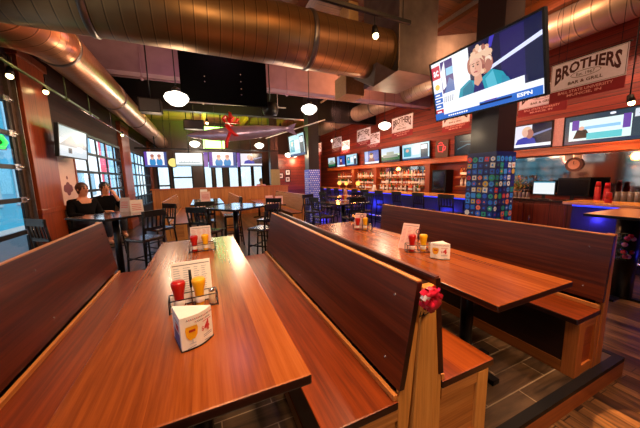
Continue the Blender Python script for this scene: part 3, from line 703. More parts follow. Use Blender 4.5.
# ------------------------------------------------------------------ columns
def wrap_mesh(x0, x1, y0, y1, z0, z1, kind, seed):
    rr = random.Random(seed); m = MB(); m.box((x0, y0, z0), (x1, y1, z1), 0)
    mats = [plain('wrap_navy' if kind == 0 else 'wrap_blue', '#14225c' if kind == 0 else '#5668e0', .35)]
    cols = ('#2a62d8', '#2a62d8', '#3f92e8', '#d84040', '#e4e0dc', '#1c3490', '#e88060', '#3a2a60', '#d0b050', '#2f9f80', '#3f92e8') if kind == 0 else ('#d8e0ff', '#b0c0f8', '#f0f2ff')
    mats += [plain('sticker_'+c, c, .4, noise=.05) for c in cols]
    def face(P, W):
        n = 5 if kind == 0 else 6; s_ = W/n; rows = int((z1-z0)/s_)
        for j in range(rows):
            for i in range(n):
                u = (i+.5)*s_+(0 if kind == 0 else (s_/2 if j % 2 else 0)); v = z0+(j+.5)*s_; k = rr.randrange(4) if kind == 0 else 0
                if kind and u > W-s_*.3: continue
                mi = 1+rr.randrange(len(cols)); R_ = s_*(.5 if kind == 0 else .4)*rr.uniform(.8, 1)
                ns = (14, 4, 4, 6)[k] if kind == 0 else 4; a0 = PI/4+rr.uniform(-.15, .15) if kind == 0 else 0; R_ *= 1.22 if kind == 0 and ns == 4 else 1
                m.add([P(u+R_*math.cos(a0+2*PI*q/ns), v+R_*math.sin(a0+2*PI*q/ns), .0015) for q in range(ns)], [tuple(range(ns))], mi)
                mj = 1+rr.randrange(len(cols)); R2 = R_*.5
                if kind == 0:
                    m.add([P(u+R2*math.cos(a0+.5+2*PI*q/3), v+R2*math.sin(a0+.5+2*PI*q/3), .003) for q in range(3)], [(0, 1, 2)], mj)
    face(lambda u, v, d: (x0-d, y1-u, v), y1-y0); face(lambda u, v, d: (x0+u, y0-d, v), x1-x0); face(lambda u, v, d: (x1+d, y0+u, v), y1-y0); face(lambda u, v, d: (x1-u, y1+d, v), x1-x0)
    return m, mats
def column(x, y, w, wz, kind, seed, lab, wmat=None):
    r = thing('column', lab, 'column', (x, y, FZ)); O = (x, y, FZ)
    m = MB(O); m.box((x-w/2+.02, y-w/2+.02, FZ), (x+w/2-.02, y+w/2-.02, CZ)); m.build('steel_post', plain('column_dark', '#1a1014', .4, coat=.2), r)
    if wz:
        m, mats = wrap_mesh(x-w/2, x+w/2, y-w/2, y+w/2, FZ, wz, kind, seed); m.o = Vector(O); m.v = [v-Vector(O) for v in m.v]; m.build('printed_wrap', mats, r, fix=False)
    return r
column(3.6, 2.37, .4, 1.74, 0, 5, 'dark column wrapped in colourful team stickers behind the right bench')
column(3.6, 8.75, .42, 1.74, 1, 6, 'dark column with blue and white lattice wrap before the bar')
column(3.3, 13.0, .42, 0, 1, 7, 'dark column at the far end beside the tall windows')
m = MB(); m.box((3.07, 12.75, 1.0), (3.53, 12.79, 1.9)); o = m.build('column_poster', plain('olive_poster', '#8c8258', .6)); tag(o, 'olive poster wrapped on the dark column at the far end', 'poster')

# ------------------------------------------------------------------ televisions
def lin(w, h): return None
EW, ENV, ETE, EBL = em('#f4f6ff', 1.15), em('#0d0f3c', 1), em('#1f9fb8', 1), em('#2f6fd0', 1)
EBK, ERD, ESK, EHA, EHB = em('#08080c', .6), em('#d02848', 1), em('#f0b8a0', 1), em('#f4c8a8', 1), em('#c07868', .9)
EGR, EGD, EPU, ELB, EYE, EWD = em('#4cc060', 1), em('#1f6a40', 1), em('#6840a8', 1), em('#8cc8f0', 1.1), em('#f0d060', 1), em('#b05828', 1)
def pic_big(p, w, h):
    p.rect(0, 0, w, h, EW); p.rect(.42*w, .2*h, w, h, ENV); p.rect(.70*w, .22*h, .88*w, h*.98, em('#241a5c', 1))
    p.poly([(.55*w, .57*h), (.55*w, .52*h), (w, .73*h), (w, .79*h)], em('#d8dcff', 1.2)); p.poly([(.6*w, .86*h), (.63*w, .86*h), (.66*w, h), (.62*w, h)], em('#4038c0', 1))
    p.rect(0, .72*h, .1*w, .94*h, ERD); p.text('ac', .018*w, .77*h, .082*w, .87*h, EW, .03)
    p.rect(.11*w, .44*h, .25*w, .97*h, em('#3c2c80', 1)); p.poly([(.11*w, .8*h), (.16*w, .97*h), (.16*w, .55*h), (.12*w, .5*h)], EW); p.poly([(.13*w, .44*h), (.25*w, .44*h), (.25*w, .6*h), (.2*w, .68*h)], em('#5878b8', 1)); p.rect(.17*w, .72*h, .25*w, .84*h, ELB)
    p.rect(0, .52*h, .1*w, .7*h, EW); p.ell(.05*w, .58*h, .03*w, .05*h, EYE)
    for k, c in enumerate((EBL, EBL, EBL, ERD)):
        p.rect(0, (.40-.1*k)*h, .1*w, (.48-.1*k)*h, c); p.rect(.015*w, (.425-.1*k)*h, .07*w, (.45-.1*k)*h, EW)
    p.rect(.11*w, .24*h, .25*w, .42*h, EW)
    for k in range(5): p.line([(.12*w+.012*w*k*2, .28*h), (.13*w+.012*w*k*2, .38*h)], .006*w, EBK)
    # presenter
    rh = random.Random(6); hc_ = (EHA, EHB, em('#ffe0cc', 1), em('#e0a080', 1), em('#a86058', .9), EHA)
    p.ell(.535*w, .75*h, .095*w, .19*h, EHA, 22); p.ell(.57*w, .66*h, .07*w, .14*h, EHB, 18)
    for k in range(60):
        a, q = rh.uniform(0, 2*PI), math.sqrt(rh.random()); a_, b_ = .535+.095*math.sqrt(q)*math.cos(a), .745+.185*math.sqrt(q)*math.sin(a)
        if a_ < .5 and b_ < .66: continue
        p.ell(a_*w, b_*h, rh.uniform(.014, .026)*w, rh.uniform(.025, .05)*h, hc_[rh.randrange(6)], 12)
    p.ell(.605*w, .62*h, .03*w, .09*h, EHB, 12); p.ell(.44*w, .7*h, .03*w, .12*h, EHB, 12)
    p.poly([(.28*w, .2*h), (.32*w, .42*h), (.42*w, .51*h), (.5*w, .44*h), (.63*w, .55*h), (.72*w, .46*h), (.80*w, .2*h)], ETE)
    p.poly([(.33*w, .2*h), (.35*w, .4*h), (.44*w, .49*h), (.47*w, .3*h), (.45*w, .2*h)], em('#187a98', 1)); p.poly([(.6*w, .2*h), (.57*w, .44*h), (.64*w, .53*h), (.67*w, .3*h)], em('#58c0d8', 1)); p.poly([(.7*w, .2*h), (.71*w, .42*h), (.76*w, .36*h), (.8*w, .2*h)], em('#2890b0', 1))
    p.poly([(.44*w, .2*h), (.47*w, .44*h), (.54*w, .44*h), (.57*w, .2*h)], em('#1a1a6a', 1)); p.poly([(.465*w, .42*h), (.475*w, .56*h), (.535*w, .56*h), (.545*w, .44*h), (.5*w, .37*h)], em('#e0a088', 1))
    p.ell(.495*w, .66*h, .056*w, .14*h, ESK, 20); p.ell(.515*w, .65*h, .03*w, .1*h, em('#e8a890', 1), 14); p.poly([(.435*w, .72*h), (.45*w, .83*h), (.54*w, .85*h), (.575*w, .7*h), (.545*w, .76*h), (.49*w, .79*h)], EHA)
    for s_ in (.472, .514): p.ell(s_*w, .685*h, .009*w, .012*h, em('#503028', 1), 8); p.line([((s_-.013)*w, .715*h), ((s_+.013)*w, .72*h)], .007*w, em('#906048', 1))
    p.poly([(.488*w, .67*h), (.482*w, .63*h), (.498*w, .63*h)], em('#d89078', 1)); p.ell(.49*w, .592*h, .02*w, .01*h, em('#b83848', 1), 10)
    p.poly([(.11*w, .11*h), (.11*w, .27*h), (.88*w, .31*h), (.88*w, .14*h)], EW); p.rect(0, 0, w, .115*h, EBL); p.rect(.11*w, .075*h, .5*w, .115*h, EW); p.rect(.5*w, .06*h, .78*w, .09*h, ENV); p.rect(.55*w, .1*h, .66*w, .118*h, EPU)
    for k in range(9): p.rect((.16+.025*k)*w, .025*h, (.178+.025*k)*w, .05*h, EW)
    p.text('ESPN', .82*w, .035*h, .93*w, .09*h, EW, .04)
def pic_news(p, w, h):
    p.rect(0, 0, w, h, em('#e8e4f4', 1.1)); p.rect(.55*w, .15*h, w, h, em('#1a1830', 1)); p.poly([(.55*w, .5*h), (w, .7*h), (w, .76*h), (.55*w, .6*h)], em('#7880b0', 1))
    p.poly([(.12*w, .12*h), (.2*w, .42*h), (.35*w, .5*h), (.52*w, .5*h), (.62*w, .4*h), (.68*w, .12*h)], em('#3038a8', 1))
    p.ell(.43*w, .72*h, .13*w, .22*h, EHA); p.ell(.5*w, .62*h, .09*w, .2*h, EHB); p.ell(.39*w, .66*h, .07*w, .15*h, ESK)
    p.rect(0, .08*h, w, .2*h, EW); p.rect(0, 0, w, .08*h, em('#202848', 1))
def pic_desk(p, w, h):
    p.rect(0, 0, w, h, em('#284050', 1)); p.rect(.05*w, .12*h, .68*w, .82*h, em('#d8f0f0', 1.2)); p.rect(.08*w, .5*h, .16*w, .85*h, EPU); p.rect(.6*w, .4*h, .67*w, .85*h, EPU)
    p.rect(.2*w, .5*h, .58*w, .6*h, ELB); p.poly([(.1*w, .2*h), (.14*w, .5*h), (.24*w, .5*h), (.3*w, .2*h)], EBK); p.ell(.19*w, .55*h, .03*w, .07*h, ESK); p.rect(.25*w, .14*h, .6*w, .36*h, em('#58c8d0', 1.1))
    p.rect(.7*w, .7*h, w, .95*h, em('#d8e0e8', 1.1)); p.line([(.74*w, .78*h), (.8*w, .88*h), (.84*w, .8*h)], .02*w, EBK); p.line([(.9*w, .78*h), (.95*w, .88*h), (.97*w, .78*h)], .02*w, EBK); p.rect(.88*w, .2*h, w, .55*h, EW); p.rect(0, .02*h, w, .1*h, em('#203050', 1))
    p.ell(.5*w, .93*h, .03*w, .04*h, EW)
def pic_field(p, w, h):
    p.rect(0, 0, w, h, em('#d8e8d0', 1.1)); p.rect(0, .55*h, w, h, em('#c8d8e8', 1.1)); p.rect(0, 0, w, .4*h, EGD); p.rect(.1*w, .3*h, .9*w, .5*h, em('#909890', 1)); p.rect(0, 0, w, .12*h, em('#202838', 1)); p.rect(.3*w, .45*h, .7*w, .7*h, em('#a8b0a0', 1))
def pic_man(p, w, h):
    p.rect(0, 0, w, h, em('#2850b0', 1)); p.rect(0, 0, .25*w, h, em('#90b0e8', 1)); p.poly([(.25*w, .1*h), (.35*w, .45*h), (.65*w, .45*h), (.75*w, .1*h)], em('#6a3048', 1)); p.ell(.5*w, .62*h, .12*w, .2*h, ESK); p.ell(.5*w, .76*h, .12*w, .1*h, em('#402818', 1)); p.rect(0, 0, w, .14*h, EW)
def pic_studio(p, w, h):
    p.rect(0, 0, w, h, em('#b8e0f0', 1.1)); p.rect(.05*w, .2*h, .35*w, .8*h, ETE); p.rect(.4*w, .3*h, .65*w, .75*h, EW); p.rect(.7*w, .1*h, .95*w, .9*h, em('#304858', 1)); p.rect(.72*w, .6*h, .92*w, .85*h, EW); p.ell(.2*w, .6*h, .06*w, .1*h, ESK); p.rect(0, 0, w, .1*h, em('#284878', 1))
def pic_white(p, w, h):
    p.rect(0, 0, w, h, em('#eef2f4', 1.25)); p.rect(0, 0, w, .12*h, em('#9cb0b8', 1)); p.rect(.1*w, .2*h, .9*w, .3*h, em('#b8c8cc', 1))
    for k in range(6): p.line([((.2+.1*k)*w, .3*h), ((.22+.1*k)*w, .4*h)], .012*w, em('#506870', 1))
def pic_hosts(p, w, h):
    p.rect(0, 0, w, h, em('#f0eef8', 1.2)); p.rect(0, .1*h, .12*w, h, EPU); p.rect(.88*w, .1*h, w, h, em('#405090', 1))
    for a in (.35, .66): p.ell(a*w, .3*h, .14*w, .3*h, em('#3890d0', 1)); p.ell(a*w, .62*h, .07*w, .15*h, ESK); p.ell(a*w, .74*h, .08*w, .1*h, EHB)
    p.rect(0, 0, w, .12*h, em('#4868a8', 1))
def pic_dark(p, w, h):
    p.rect(0, 0, w, h, em('#101c24', 1)); p.line([(.1*w, .3*h), (.5*w, .5*h), (.9*w, .45*h)], .04*w, em('#3c6478', 1)); p.line([(.2*w, .7*h), (.8*w, .62*h)], .03*w, em('#284858', 1))
def pic_winter(p, w, h):
    p.rect(0, 0, w, h, em('#c8d4dc', 1.1)); p.rect(0, .6*h, w, h, em('#9fb4c4', 1)); p.poly([(.1*w, .45*h), (.4*w, .75*h), (.6*w, .5*h), (.8*w, .7*h), (w, .45*h), (w, .35*h), (0, .35*h)], em('#7c8894', 1)); p.rect(.3*w, .12*h, .42*w, .3*h, em('#303840', 1)); p.rect(.6*w, .2*h, .8*w, .4*h, EW)
def tv(loc, w, h, rz, tilt, pic, label, group=None, mount=.1):
    r = thing('television', label, 'television', loc, rz, group)
    T = Matrix.Rotation(tilt, 4, 'X'); b = .022
    m = MB(); m.box((-w/2-b, 0, -h/2-b), (w/2+b, .045, h/2+b), M=T) ; m.build('housing', BLACK, r, .004)
    m = MB()
    for a, c in (((-w/2-b, -h/2-b), (w/2+b, -h/2)), ((-w/2-b, h/2), (w/2+b, h/2+b)), ((-w/2-b, -h/2), (-w/2, h/2)), ((w/2, -h/2), (w/2+b, h/2))): m.box((a[0], -.012, a[1]), (c[0], 0, c[1]), M=T)
    m.build('bezel', BLACK, r)
    p = Pic(lambda u, v, l: T @ Vector((u-w/2, -.0012-.00025*l, v-h/2))); pic(p, w, h); p.build('screen', r)
    if mount:
        m = MB(); m.box((-.12, .045, -.1), (.12, .06, .1), M=T); m.box((-.03, .04, -.03), (.03, .06+mount, .03)); m.build('wall_bracket', BLKMET, r)
    return r
tv((3.07, 2.23, 2.59), 1.30, .73, -PI/2, D(13), pic_big, 'big television with blonde presenter in teal jacket on the sticker column', None, .27)
rwall = [(7.52, 1.33, pic_studio, 'television with three panel studio picture above the bar'), (8.92, 1.15, pic_field, 'television showing a pale stadium scene above the bar'), (10.24, 1.1, pic_man, 'television showing a man on blue above the bar'),
         (12.0, 1.05, pic_studio, 'television third from far end above the bar'), (13.15, .9, pic_man, 'television second from far end above the bar'), (14.3, .9, pic_field, 'television at the far end above the bar'),
         (5.45, .8, pic_dark, 'dark blue television left of the sticker column')]
for y, w, pc, l in rwall: tv((7.17, y, 2.33 if pc is not pic_dark else 2.33), w, .56, -PI/2, D(3), pc, l, 'televisions along the bar wall', .06)
tv((7.17, 3.83, 2.31), .86, .54, -PI/2, D(3), pic_news, 'television with blonde presenter in blue right of the sticker column', 'televisions along the bar wall', .06)
tv((7.17, 2.45, 2.31), 1.42, .56, -PI/2, D(3), pic_desk, 'wide television with news desk at the right edge above the bar', 'televisions along the bar wall', .06)
for x, w, h, pc, l in ((-1.56, .74, .56, pic_hosts, 'leftmost far television with two hosts under the ceiling'), (-.4, .96, .5, pic_white, 'far television with a plain white picture'), (.88, 1.08, .62, pic_hosts, 'far television with two hosts beside the red ribbon'), (2.06, .92, .54, pic_news, 'rightmost far television beside the dark column')):
    o = tv((x, 12.0, 2.29), w, h, 0, D(3), pc, l, 'televisions hung at the far end', 0)
    m = MB(); m.tube([(0, .03, h/2), (0, .03, CZ-2.29)], .02, 8); m.build('ceiling_pole', BLKMET, o)
tv((-2.08, 6.32, 2.17), 1.05, .5, D(88), D(5), pic_winter, 'television with snowy picture on the left window pier', None, .22)
tv((3.02, 8.65, 2.56), 1.15, .68, -PI/2+.12, D(5), pic_studio, 'television with pale blue picture on the blue lattice column', None, .3)
o = None
for y0, y1, n in ((3.36, 3.21, 0), ): pass
# red lit letters board between the two right televisions
m = MB(); m.box((7.2, 3.2, 2.03), (7.29, 3.38, 2.62), 0); b_ = m.build('letter_board', plain('board_pink', '#c8a0a0', .6)); tag(b_, 'narrow vertical pink sign board between two right televisions', 'sign')

# ------------------------------------------------------------------ banners
BW = plain('banner_white', '#ece2f2', .7, noise=.04); BR = plain('banner_red', '#8c1420', .7, noise=.06); BI = plain('banner_ink', '#4a1820', .7, noise=.02); BP = plain('banner_pink', '#f0a8a0', .7, noise=.02)
def banner_proto():
    r = thing('hanging_banner', '', 'banner'); w, h1, h2 = .74, .36, .14
    m = MB(); m.box((-w/2, 0, -h1), (w/2, .006, 0)); m.build('header', BW, r)
    m = MB(); m.box((-w/2, 0, -h1-h2), (w/2, .006, -h1)); m.build('skirt', BR, r)
    p = Pic(lambda u, v, l: (u, -.0008-.0003*l, v))
    def warp(u, v):
        q = 2*u-1; lo = -.285+.135*(1-q*q); hi = -.055+.03*(1-q*q); return (-.32+.64*u, lo+(hi-lo)*v)
    p.text('BROTHERS', 0, 0, 0, 0, BI, .035, warp); p.ring(0, -.205, .15, .042, .006, BI); p.text('Est. 1967', -.09, -.225, .09, -.187, BI, .01); p.text('BAR & GRILL', -.17, -.312, .17, -.272, BI, .02)
    for a, b, c, d in ((-.365, -.352, .365, -.348), (-.365, -.012, .365, -.008), (-.365, -.352, -.36, -.008), (.36, -.352, .365, -.008)): p.rect(a, b, c, d, BI)
    p.build('lettering', r)
    p = Pic(lambda u, v, l: (u, -.0008-.0003*l, v)); p.text('BALL STATE UNIVERSITY', -.27, -.415, .27, -.38, BP, .02); p.text('MUNCIE, IN', -.17, -.468, .17, -.43, BP, .02); p.build('skirt_lettering', r)
    m = MB(); m.tube([(-w/2-.02, .003, .006), (w/2+.02, .003, .006)], .008, 8); m.build('top_rod', BLKMET, r)
    for x in (-.3, .3):
        m = MB(); m.tube([(x, .003, .01), (x, .003, 1.58)], .003, 5); m.build('hanging_wire', BLKMET, r)
    return r
BN = banner_proto()
for i, (x, y, z, l) in enumerate(((4.6, 1.88, 2.93, 'nearest hanging banner with arched BROTHERS lettering right of big television'), (4.6, 5.3, 2.91, 'BROTHERS banner hanging beside the round pendant before the bar'), (4.6, 7.0, 2.9, 'BROTHERS banner hanging third along the bar'), (4.6, 8.75, 2.89, 'BROTHERS banner hanging fourth along the bar beside pendant'), (4.6, 10.5, 2.88, 'small far BROTHERS banner hanging near the lattice column'),
                                 (5.6, 2.85, 3.0, 'BROTHERS banner partly hidden under the lower right corner of big television'), (5.6, 4.6, 3.0, 'BROTHERS banner partly hidden under lower left corner of big television'), (5.6, 7.9, 2.95, 'BROTHERS banner hanging behind the third one along the bar'), (5.6, 9.9, 2.95, 'BROTHERS banner hanging behind the fourth one along the bar'))):
    if i == 0: BN.location = (x, y, z); BN.rotation_euler = (0, 0, -PI/2); BN['label'] = l; BN['group'] = 'banners hung along the bar'
    else: dup(BN, (x, y, z), -PI/2, l, 'banners hung along the bar')

# ------------------------------------------------------------------ bar
BLUE = em('#2a3cff', 2.2)
def bar_run(x0, x1, y0, y1, z, label, front):
    O = ((x0+x1)/2, (y0+y1)/2, FZ); r = thing('bar_counter', label, 'bar', O)
    m = MB(O); m.box((x0, y0, z-.05), (x1, y1, z)); m.build('counter_top', BARTOP, r, .008)
    m = MB(O); m.box((x0+.25, y0+.04, FZ), (x1-.04, y1-.04, z-.05)); m.build('front_panel', front, r)
    m = MB(O); m.box((x0+.2, y0+.06, z-.09), (x0+.235, y1-.06, z-.06)); m.build('led_strip', BLUE, r)
    m = MB(O); m.tube([(x0+.12, y0+.05, FZ+.2), (x0+.12, y1-.05, FZ+.2)], .025, 8)
    k = max(2, int((y1-y0)/1.2))
    for i in range(k+1):
        yy = y0+.06+(y1-y0-.12)*i/k; m.tube([(x0+.12, yy, FZ+.2), (x0+.26, yy, FZ+.2)], .015, 6)
    m.build('foot_rail', CHROME, r)
    m = MB(O)
    k = int((y1-y0)/.8)
    for i in range(k):
        yy = y0+.1+(y1-y0-.2)*i/k; m.box((x0+.235, yy, FZ+.1), (x0+.25, yy+.62, z-.16))
    m.build('raised_panels', front, r, .004)
    return r
BARF = plain('bar_front', '#2a2436', .35, coat=.2)
bar_run(5.55, 6.15, 3.5, 13.5, .95, 'long bar counter with amber top and blue glow underneath', BARF)
bar_run(5.82, 6.42, -1.0, 2.5, .95, 'short bar counter at right edge with amber top and blue glow', BARF)
for i, y in enumerate((4.2, 5.0, 5.8, 6.6, 8.0, 8.7, 9.4, 10.1, 10.8)):
    stool(5.12, y, D(90) if i else D(96), 'dark bar stool in the row standing at the long bar', 'dark stools along the bar')
# back bar
BX0, BX1 = 6.75, 7.28
O = (7.0, 7.0, FZ); r = thing('back_bar_cabinet', 'long dark wood back bar cabinet below the bottle shelves', 'cabinet', O)
m = MB(O); m.box((BX0, 1.2, FZ), (BX1, 13.8, .84)); m.build('body', BARW, r)
m = MB(O); m.box((BX0-.04, 1.15, .84), (BX1, 13.85, .88)); m.build('counter', plain('back_counter', '#2a1a16', .25, coat=.4), r)
for i in range(16):
    m = MB(O); y = 1.3+i*.77; m.box((BX0-.02, y, FZ+.12), (BX0, y+.7, .78)); d_ = m.build('door', BARW, r, .004)
    m = MB(O); m.tube([(BX0-.035, y+.62, .35), (BX0-.035, y+.62, .5)], .008, 6); m.build('handle', CHROME, d_)
m = MB(); m.box((7.02, 1.2, 1.84), (7.3, 14.6, 2.0)); m.box((6.98, 1.2, 1.97), (7.3, 14.6, 2.0)); o = m.build('tv_ledge', LEDGE, bevel=.006); tag(o, 'long orange wood ledge below the bar televisions', 'ledge')
MIRR = plain('mirror', '#b0a49c', .06, 1, noise=.03)
m = MB(); m.box((7.27, 1.25, .95), (7.295, 4.3, 1.82)); o = m.build('bar_mirror', MIRR); tag(o, 'wide mirror behind the glasses right of the sticker column', 'mirror')
m = MB(); m.box((7.27, 6.95, 1.0), (7.295, 9.6, 1.8)); o = m.build('bar_mirror', MIRR); tag(o, 'mirror behind the bottle shelves of the long bar', 'mirror')
for i, (y, l) in enumerate(((4.45, 'wood post of back bar just left of sticker column'), (6.75, 'wood post of back bar left of the dark cabinet'), (9.75, 'wood post of back bar between bottle shelves'), (11.6, 'wood post of back bar near far end'))):
    m = MB(); m.box((7.0, y-.1, .88), (7.28, y+.1, 1.84)); m.box((6.98, y-.12, 1.74), (7.28, y+.12, 1.84)); m.box((6.98, y-.12, .88), (7.28, y+.12, .96)); o = m.build('bar_post', PIER, bevel=.005); tag(o, l, 'post')
m = MB(); m.box((6.95, 5.95, .9), (7.27, 6.5, 1.62), 0); m.box((6.94, 6.0, .95), (6.95, 6.45, 1.57), 1); o = m.build('drinks_fridge', [BLKMET, plain('fridge_glass', '#14161a', .1, coat=.6)], bevel=.006); tag(o, 'black glass fronted drinks fridge on the back bar', 'fridge')
SHELF = plain('shelf_wood', '#a86a34', .35)
shelves = []
for (a, b, zs) in ((6.95, 9.6, (1.12, 1.4)), (9.9, 11.45, (1.1, 1.4)), (11.75, 13.6, (1.1, 1.4)), (4.6, 5.7, (1.12, 1.4))):
    for z in zs:
        m = MB(); m.box((7.05, a, z-.03), (7.27, b, z)); o = m.build('bottle_shelf', SHELF); tag(o, '%s bottle shelf on the back bar %s' % ('upper' if z > 1.3 else 'lower', {6.95: 'before the long bar mirror', 9.9: 'right of middle wood post', 11.75: 'at the far end', 4.6: 'left of sticker column'}[a]), 'shelf'); shelves.append((a, b, z))
# liquor bottles
def liquor(name, label, prof, glass, cap, capn):
    r = thing(name, label, 'bottle', group='liquor bottles on the back bar')
    m = MB(); m.lathe(prof, n=10); m.build('body', glass, r)
    z1 = prof[-1][1]; rr = prof[-1][0]
    m = MB(); m.lathe([(rr+.002, z1-.02), (rr+.003, z1+.012), (rr*.6, z1+.016)], n=8); m.build('cap', cap, r)
    m = MB(); q = prof[1][0]+.001; m.lathe([(q-.002, .05), (q, .052), (q, .12), (q-.002, .122)], n=10); m.build('paper_label', WHITEP, r)
    return r
P1 = [(.03, 0), (.036, .005), (.036, .17), (.014, .21), (.013, .27)]; P2 = [(.04, 0), (.045, .005), (.045, .13), (.016, .17), (.015, .22)]; P3 = [(.028, 0), (.032, .005), (.032, .19), (.015, .23), (.014, .29)]
kinds = [liquor('liquor_bottle', 'amber liquor bottle standing on the back bar', P1, plain('amber_glass', '#c0641c', .12, coat=.5), BLACK, ''), liquor('liquor_bottle', 'pale clear liquor bottle standing on the back bar', P1, plain('clear_glass', '#d8d4cc', .1, coat=.5), CHROME, ''),
         liquor('liquor_bottle', 'green liquor bottle standing on the back bar', P3, plain('green_glass', '#2c6a38', .12, coat=.5), BLACK, ''), liquor('liquor_bottle', 'squat brown liquor bottle standing on the back bar', P2, plain('brown_glass', '#6a2c10', .12, coat=.5), plain('gold_cap', '#d0a040', .3, .7), ''),
         liquor('liquor_bottle', 'red liquor bottle standing on the back bar', P3, plain('red_glass', '#c02a1c', .12, coat=.5), WHITEP, '')]
first = [True]*5; rq = random.Random(8)
for a, b, z in shelves+[(7.0, 9.55, .88), (9.95, 11.4, .88)]:
    y = a+.1
    while y < b-.08:
        k = rq.choice((0, 0, 1, 1, 2, 3, 3, 4)); p = (7.16+rq.uniform(-.03, .03) if z > .9 else 7.0+rq.uniform(-.05, .1), y, z+.0015)
        if first[k]: kinds[k].location = p; first[k] = False
        else: dup(kinds[k], p, rq.uniform(0, 6), kinds[k]['label'], 'liquor bottles on the back bar')
        y += rq.uniform(.085, .16)
# glasses, cups, screens on the right part of the back bar
def glass_proto():
    r = thing('drinking_glass', 'clear drinking glass upside down in the row before the bar mirror', 'glass', group='glasses lined up before the bar mirror')
    m = MB(); m.lathe([(.038, 0), (.04, .004), (.032, .13), (.028, .14)], n=12); m.build('bowl', plain('glass_grey2', '#6e625c', .08, coat=.8), r)
    m = MB(); m.lathe([(.039, .0), (.042, .002), (.042, .012), (.039, .014)], n=12); m.build('rim', plain('rim_pale', '#b0a49c', .2), r)
    return r
G = glass_proto(); G.location = (6.9, 3.62, .881); 
for i in range(1, 9): dup(G, (6.9, 3.62+i*.085, .881), 0, G['label'], G['group'])
for i in range(15): dup(G, (6.86+.1*(i % 2), 2.16-.083*(i//2)-.03*(i % 2), .881 if i % 3 else .881), 0, 'clear drinking glass in the cluster right of the red cups', 'glasses right of the red cups', (1.1, 1.1, 1.5))
def cups(x, y, n, label):
    r = thing('cup_stack', label, 'cups', (x, y, .881), group='tall stacks of red cups')
    m = MB()
    for k in range(n): m.lathe([(.045, .022*k), (.047, .022*k+.004), (.045, .022*k+.02), (.04, .022*k+.022)], n=12)
    m.lathe([(.045, .022*n), (.033, .022*n+.1), (.03, .022*n+.104)], n=12); m.build('cups', plain('cup_red', '#b01828', .35), r); return r
cups(6.84, 2.42, 13, 'tall stack of red plastic cups right of the black monitor'); cups(6.86, 2.3, 12, 'second tall stack of red plastic cups beside the drinking glasses'); cups(6.05, 2.0, 3, 'short stack of red cups on the short bar counter').location.z = .951
def monitor(loc, w, h, mt, label):
    r = thing('register_screen', label, 'monitor', loc, -PI/2)
    m = MB(); m.box((-w/2, 0, .1), (w/2, .03, .1+h)); m.build('housing', BLACK, r, .004); m = MB(); m.box((-w/2+.015, -.003, .115), (w/2-.015, 0, .085+h), 0); m.box((-w/2+.015, -.005, .06+h), (w/2-.015, -.003, .085+h), 1); m.build('screen', mt, r)
    m = MB(); m.box((-.03, .01, .01), (.03, .03, .12)); m.box((-.1, -.05, 0), (.1, .09, .012)); m.build('stand', BLACK, r)
monitor((6.86, 3.3, .881), .42, .3, [em('#e8eef0', 1.1), em('#2090b0', 1)], 'white lit register screen before the bar mirror')
monitor((6.84, 2.8, .881), .5, .36, [plain('off_screen', '#0c0d12', .15), BLACK], 'dark back of register monitor beside white lit screen')
# taller flower-like arrangement and warm lit bottles near mirror
r = thing('potted_plant', 'yellow green leafy plant before the bar mirror by sticker column', 'plant', (6.98, 3.9, .881))
m = MB(); m.lathe([(.06, 0), (.09, .14), (.095, .15)], n=14); m.build('pot', plain('pot_clay', '#b86a30', .6), r)
m = MB(); rp = random.Random(4)
for k in range(150):
    a, e, R_ = rp.uniform(0, 2*PI), rp.uniform(.1, 1.5), rp.uniform(.1, .28); c = Vector((math.cos(a)*math.cos(e)*R_*.7, math.sin(a)*math.cos(e)*R_, .2+math.sin(e)*R_*1.2)); d = Vector((rp.uniform(-1, 1), rp.uniform(-1, 1), rp.uniform(-.3, 1))).normalized(); s2 = d.cross(Vector((0, 0, 1))).normalized()*.014
    m.add([c-s2, c+d*.07, c+s2, c-d*.05], [(0, 1, 2, 3)], k % 3)
for k in range(8): m.tube([(0, 0, .13), (rp.uniform(-.12, .12), rp.uniform(-.12, .12), .4)], .004, 4, 1)
m.build('leaves', [plain('leaf_yellow', '#b8a038', .5), plain('leaf_green', '#5a7a28', .5), plain('leaf_gold', '#d08a30', .5)], r, fix=False)
o = thing('wall_clock', 'round brown wall clock above the dark register monitor', 'clock', (7.26, 2.98, 1.62), -PI/2)
m = MB(); M_ = Matrix.Rotation(PI/2, 4, 'X'); m.tube([(0, .0, 0), (0, -.03, 0)], .15, 20); m.build('case', plain('clock_brown', '#5a2c1a', .4), o)
m = MB(); m.tube([(0, -.03, 0), (0, -.034, 0)], .1, 20); m.build('dial', plain('clock_dial', '#d8a088', .5), o); m = MB(); m.bar((0, -.037, 0), (0, -.037, .07), .01, .003); m.bar((0, -.037, 0), (.05, -.037, .02), .01, .003); m.build('hands', BLACK, o)
o = thing('wall_notice', 'pair of small white notices pinned above the wall clock', 'notice', (7.26, 3.0, 1.72), -PI/2); m = MB(); m.box((-.16, -.004, -.02), (-.02, 0, .1)); m.box((.0, -.004, -.03), (.12, 0, .1)); m.build('paper', WHITEP, o)
r = thing('napkin_holder', 'white folded sign card on the long bar counter', 'card', (5.8, 8.1, .951)); m = MB(); m.prism([(-.06, 0), (.06, 0), (.005, .2), (-.005, .2)], -.07, .07, 'Y'); m.build('card', WHITEP, r)
r = thing('neon_sign', 'red neon cup sign on dark board left of sticker column', 'sign', (7.22, 6.4, 2.3), -PI/2)
m = MB(); m.box((-.25, 0, -.27), (.25, .03, .27)); m.build('board', plain('neon_board', '#5a3a28', .5), r)
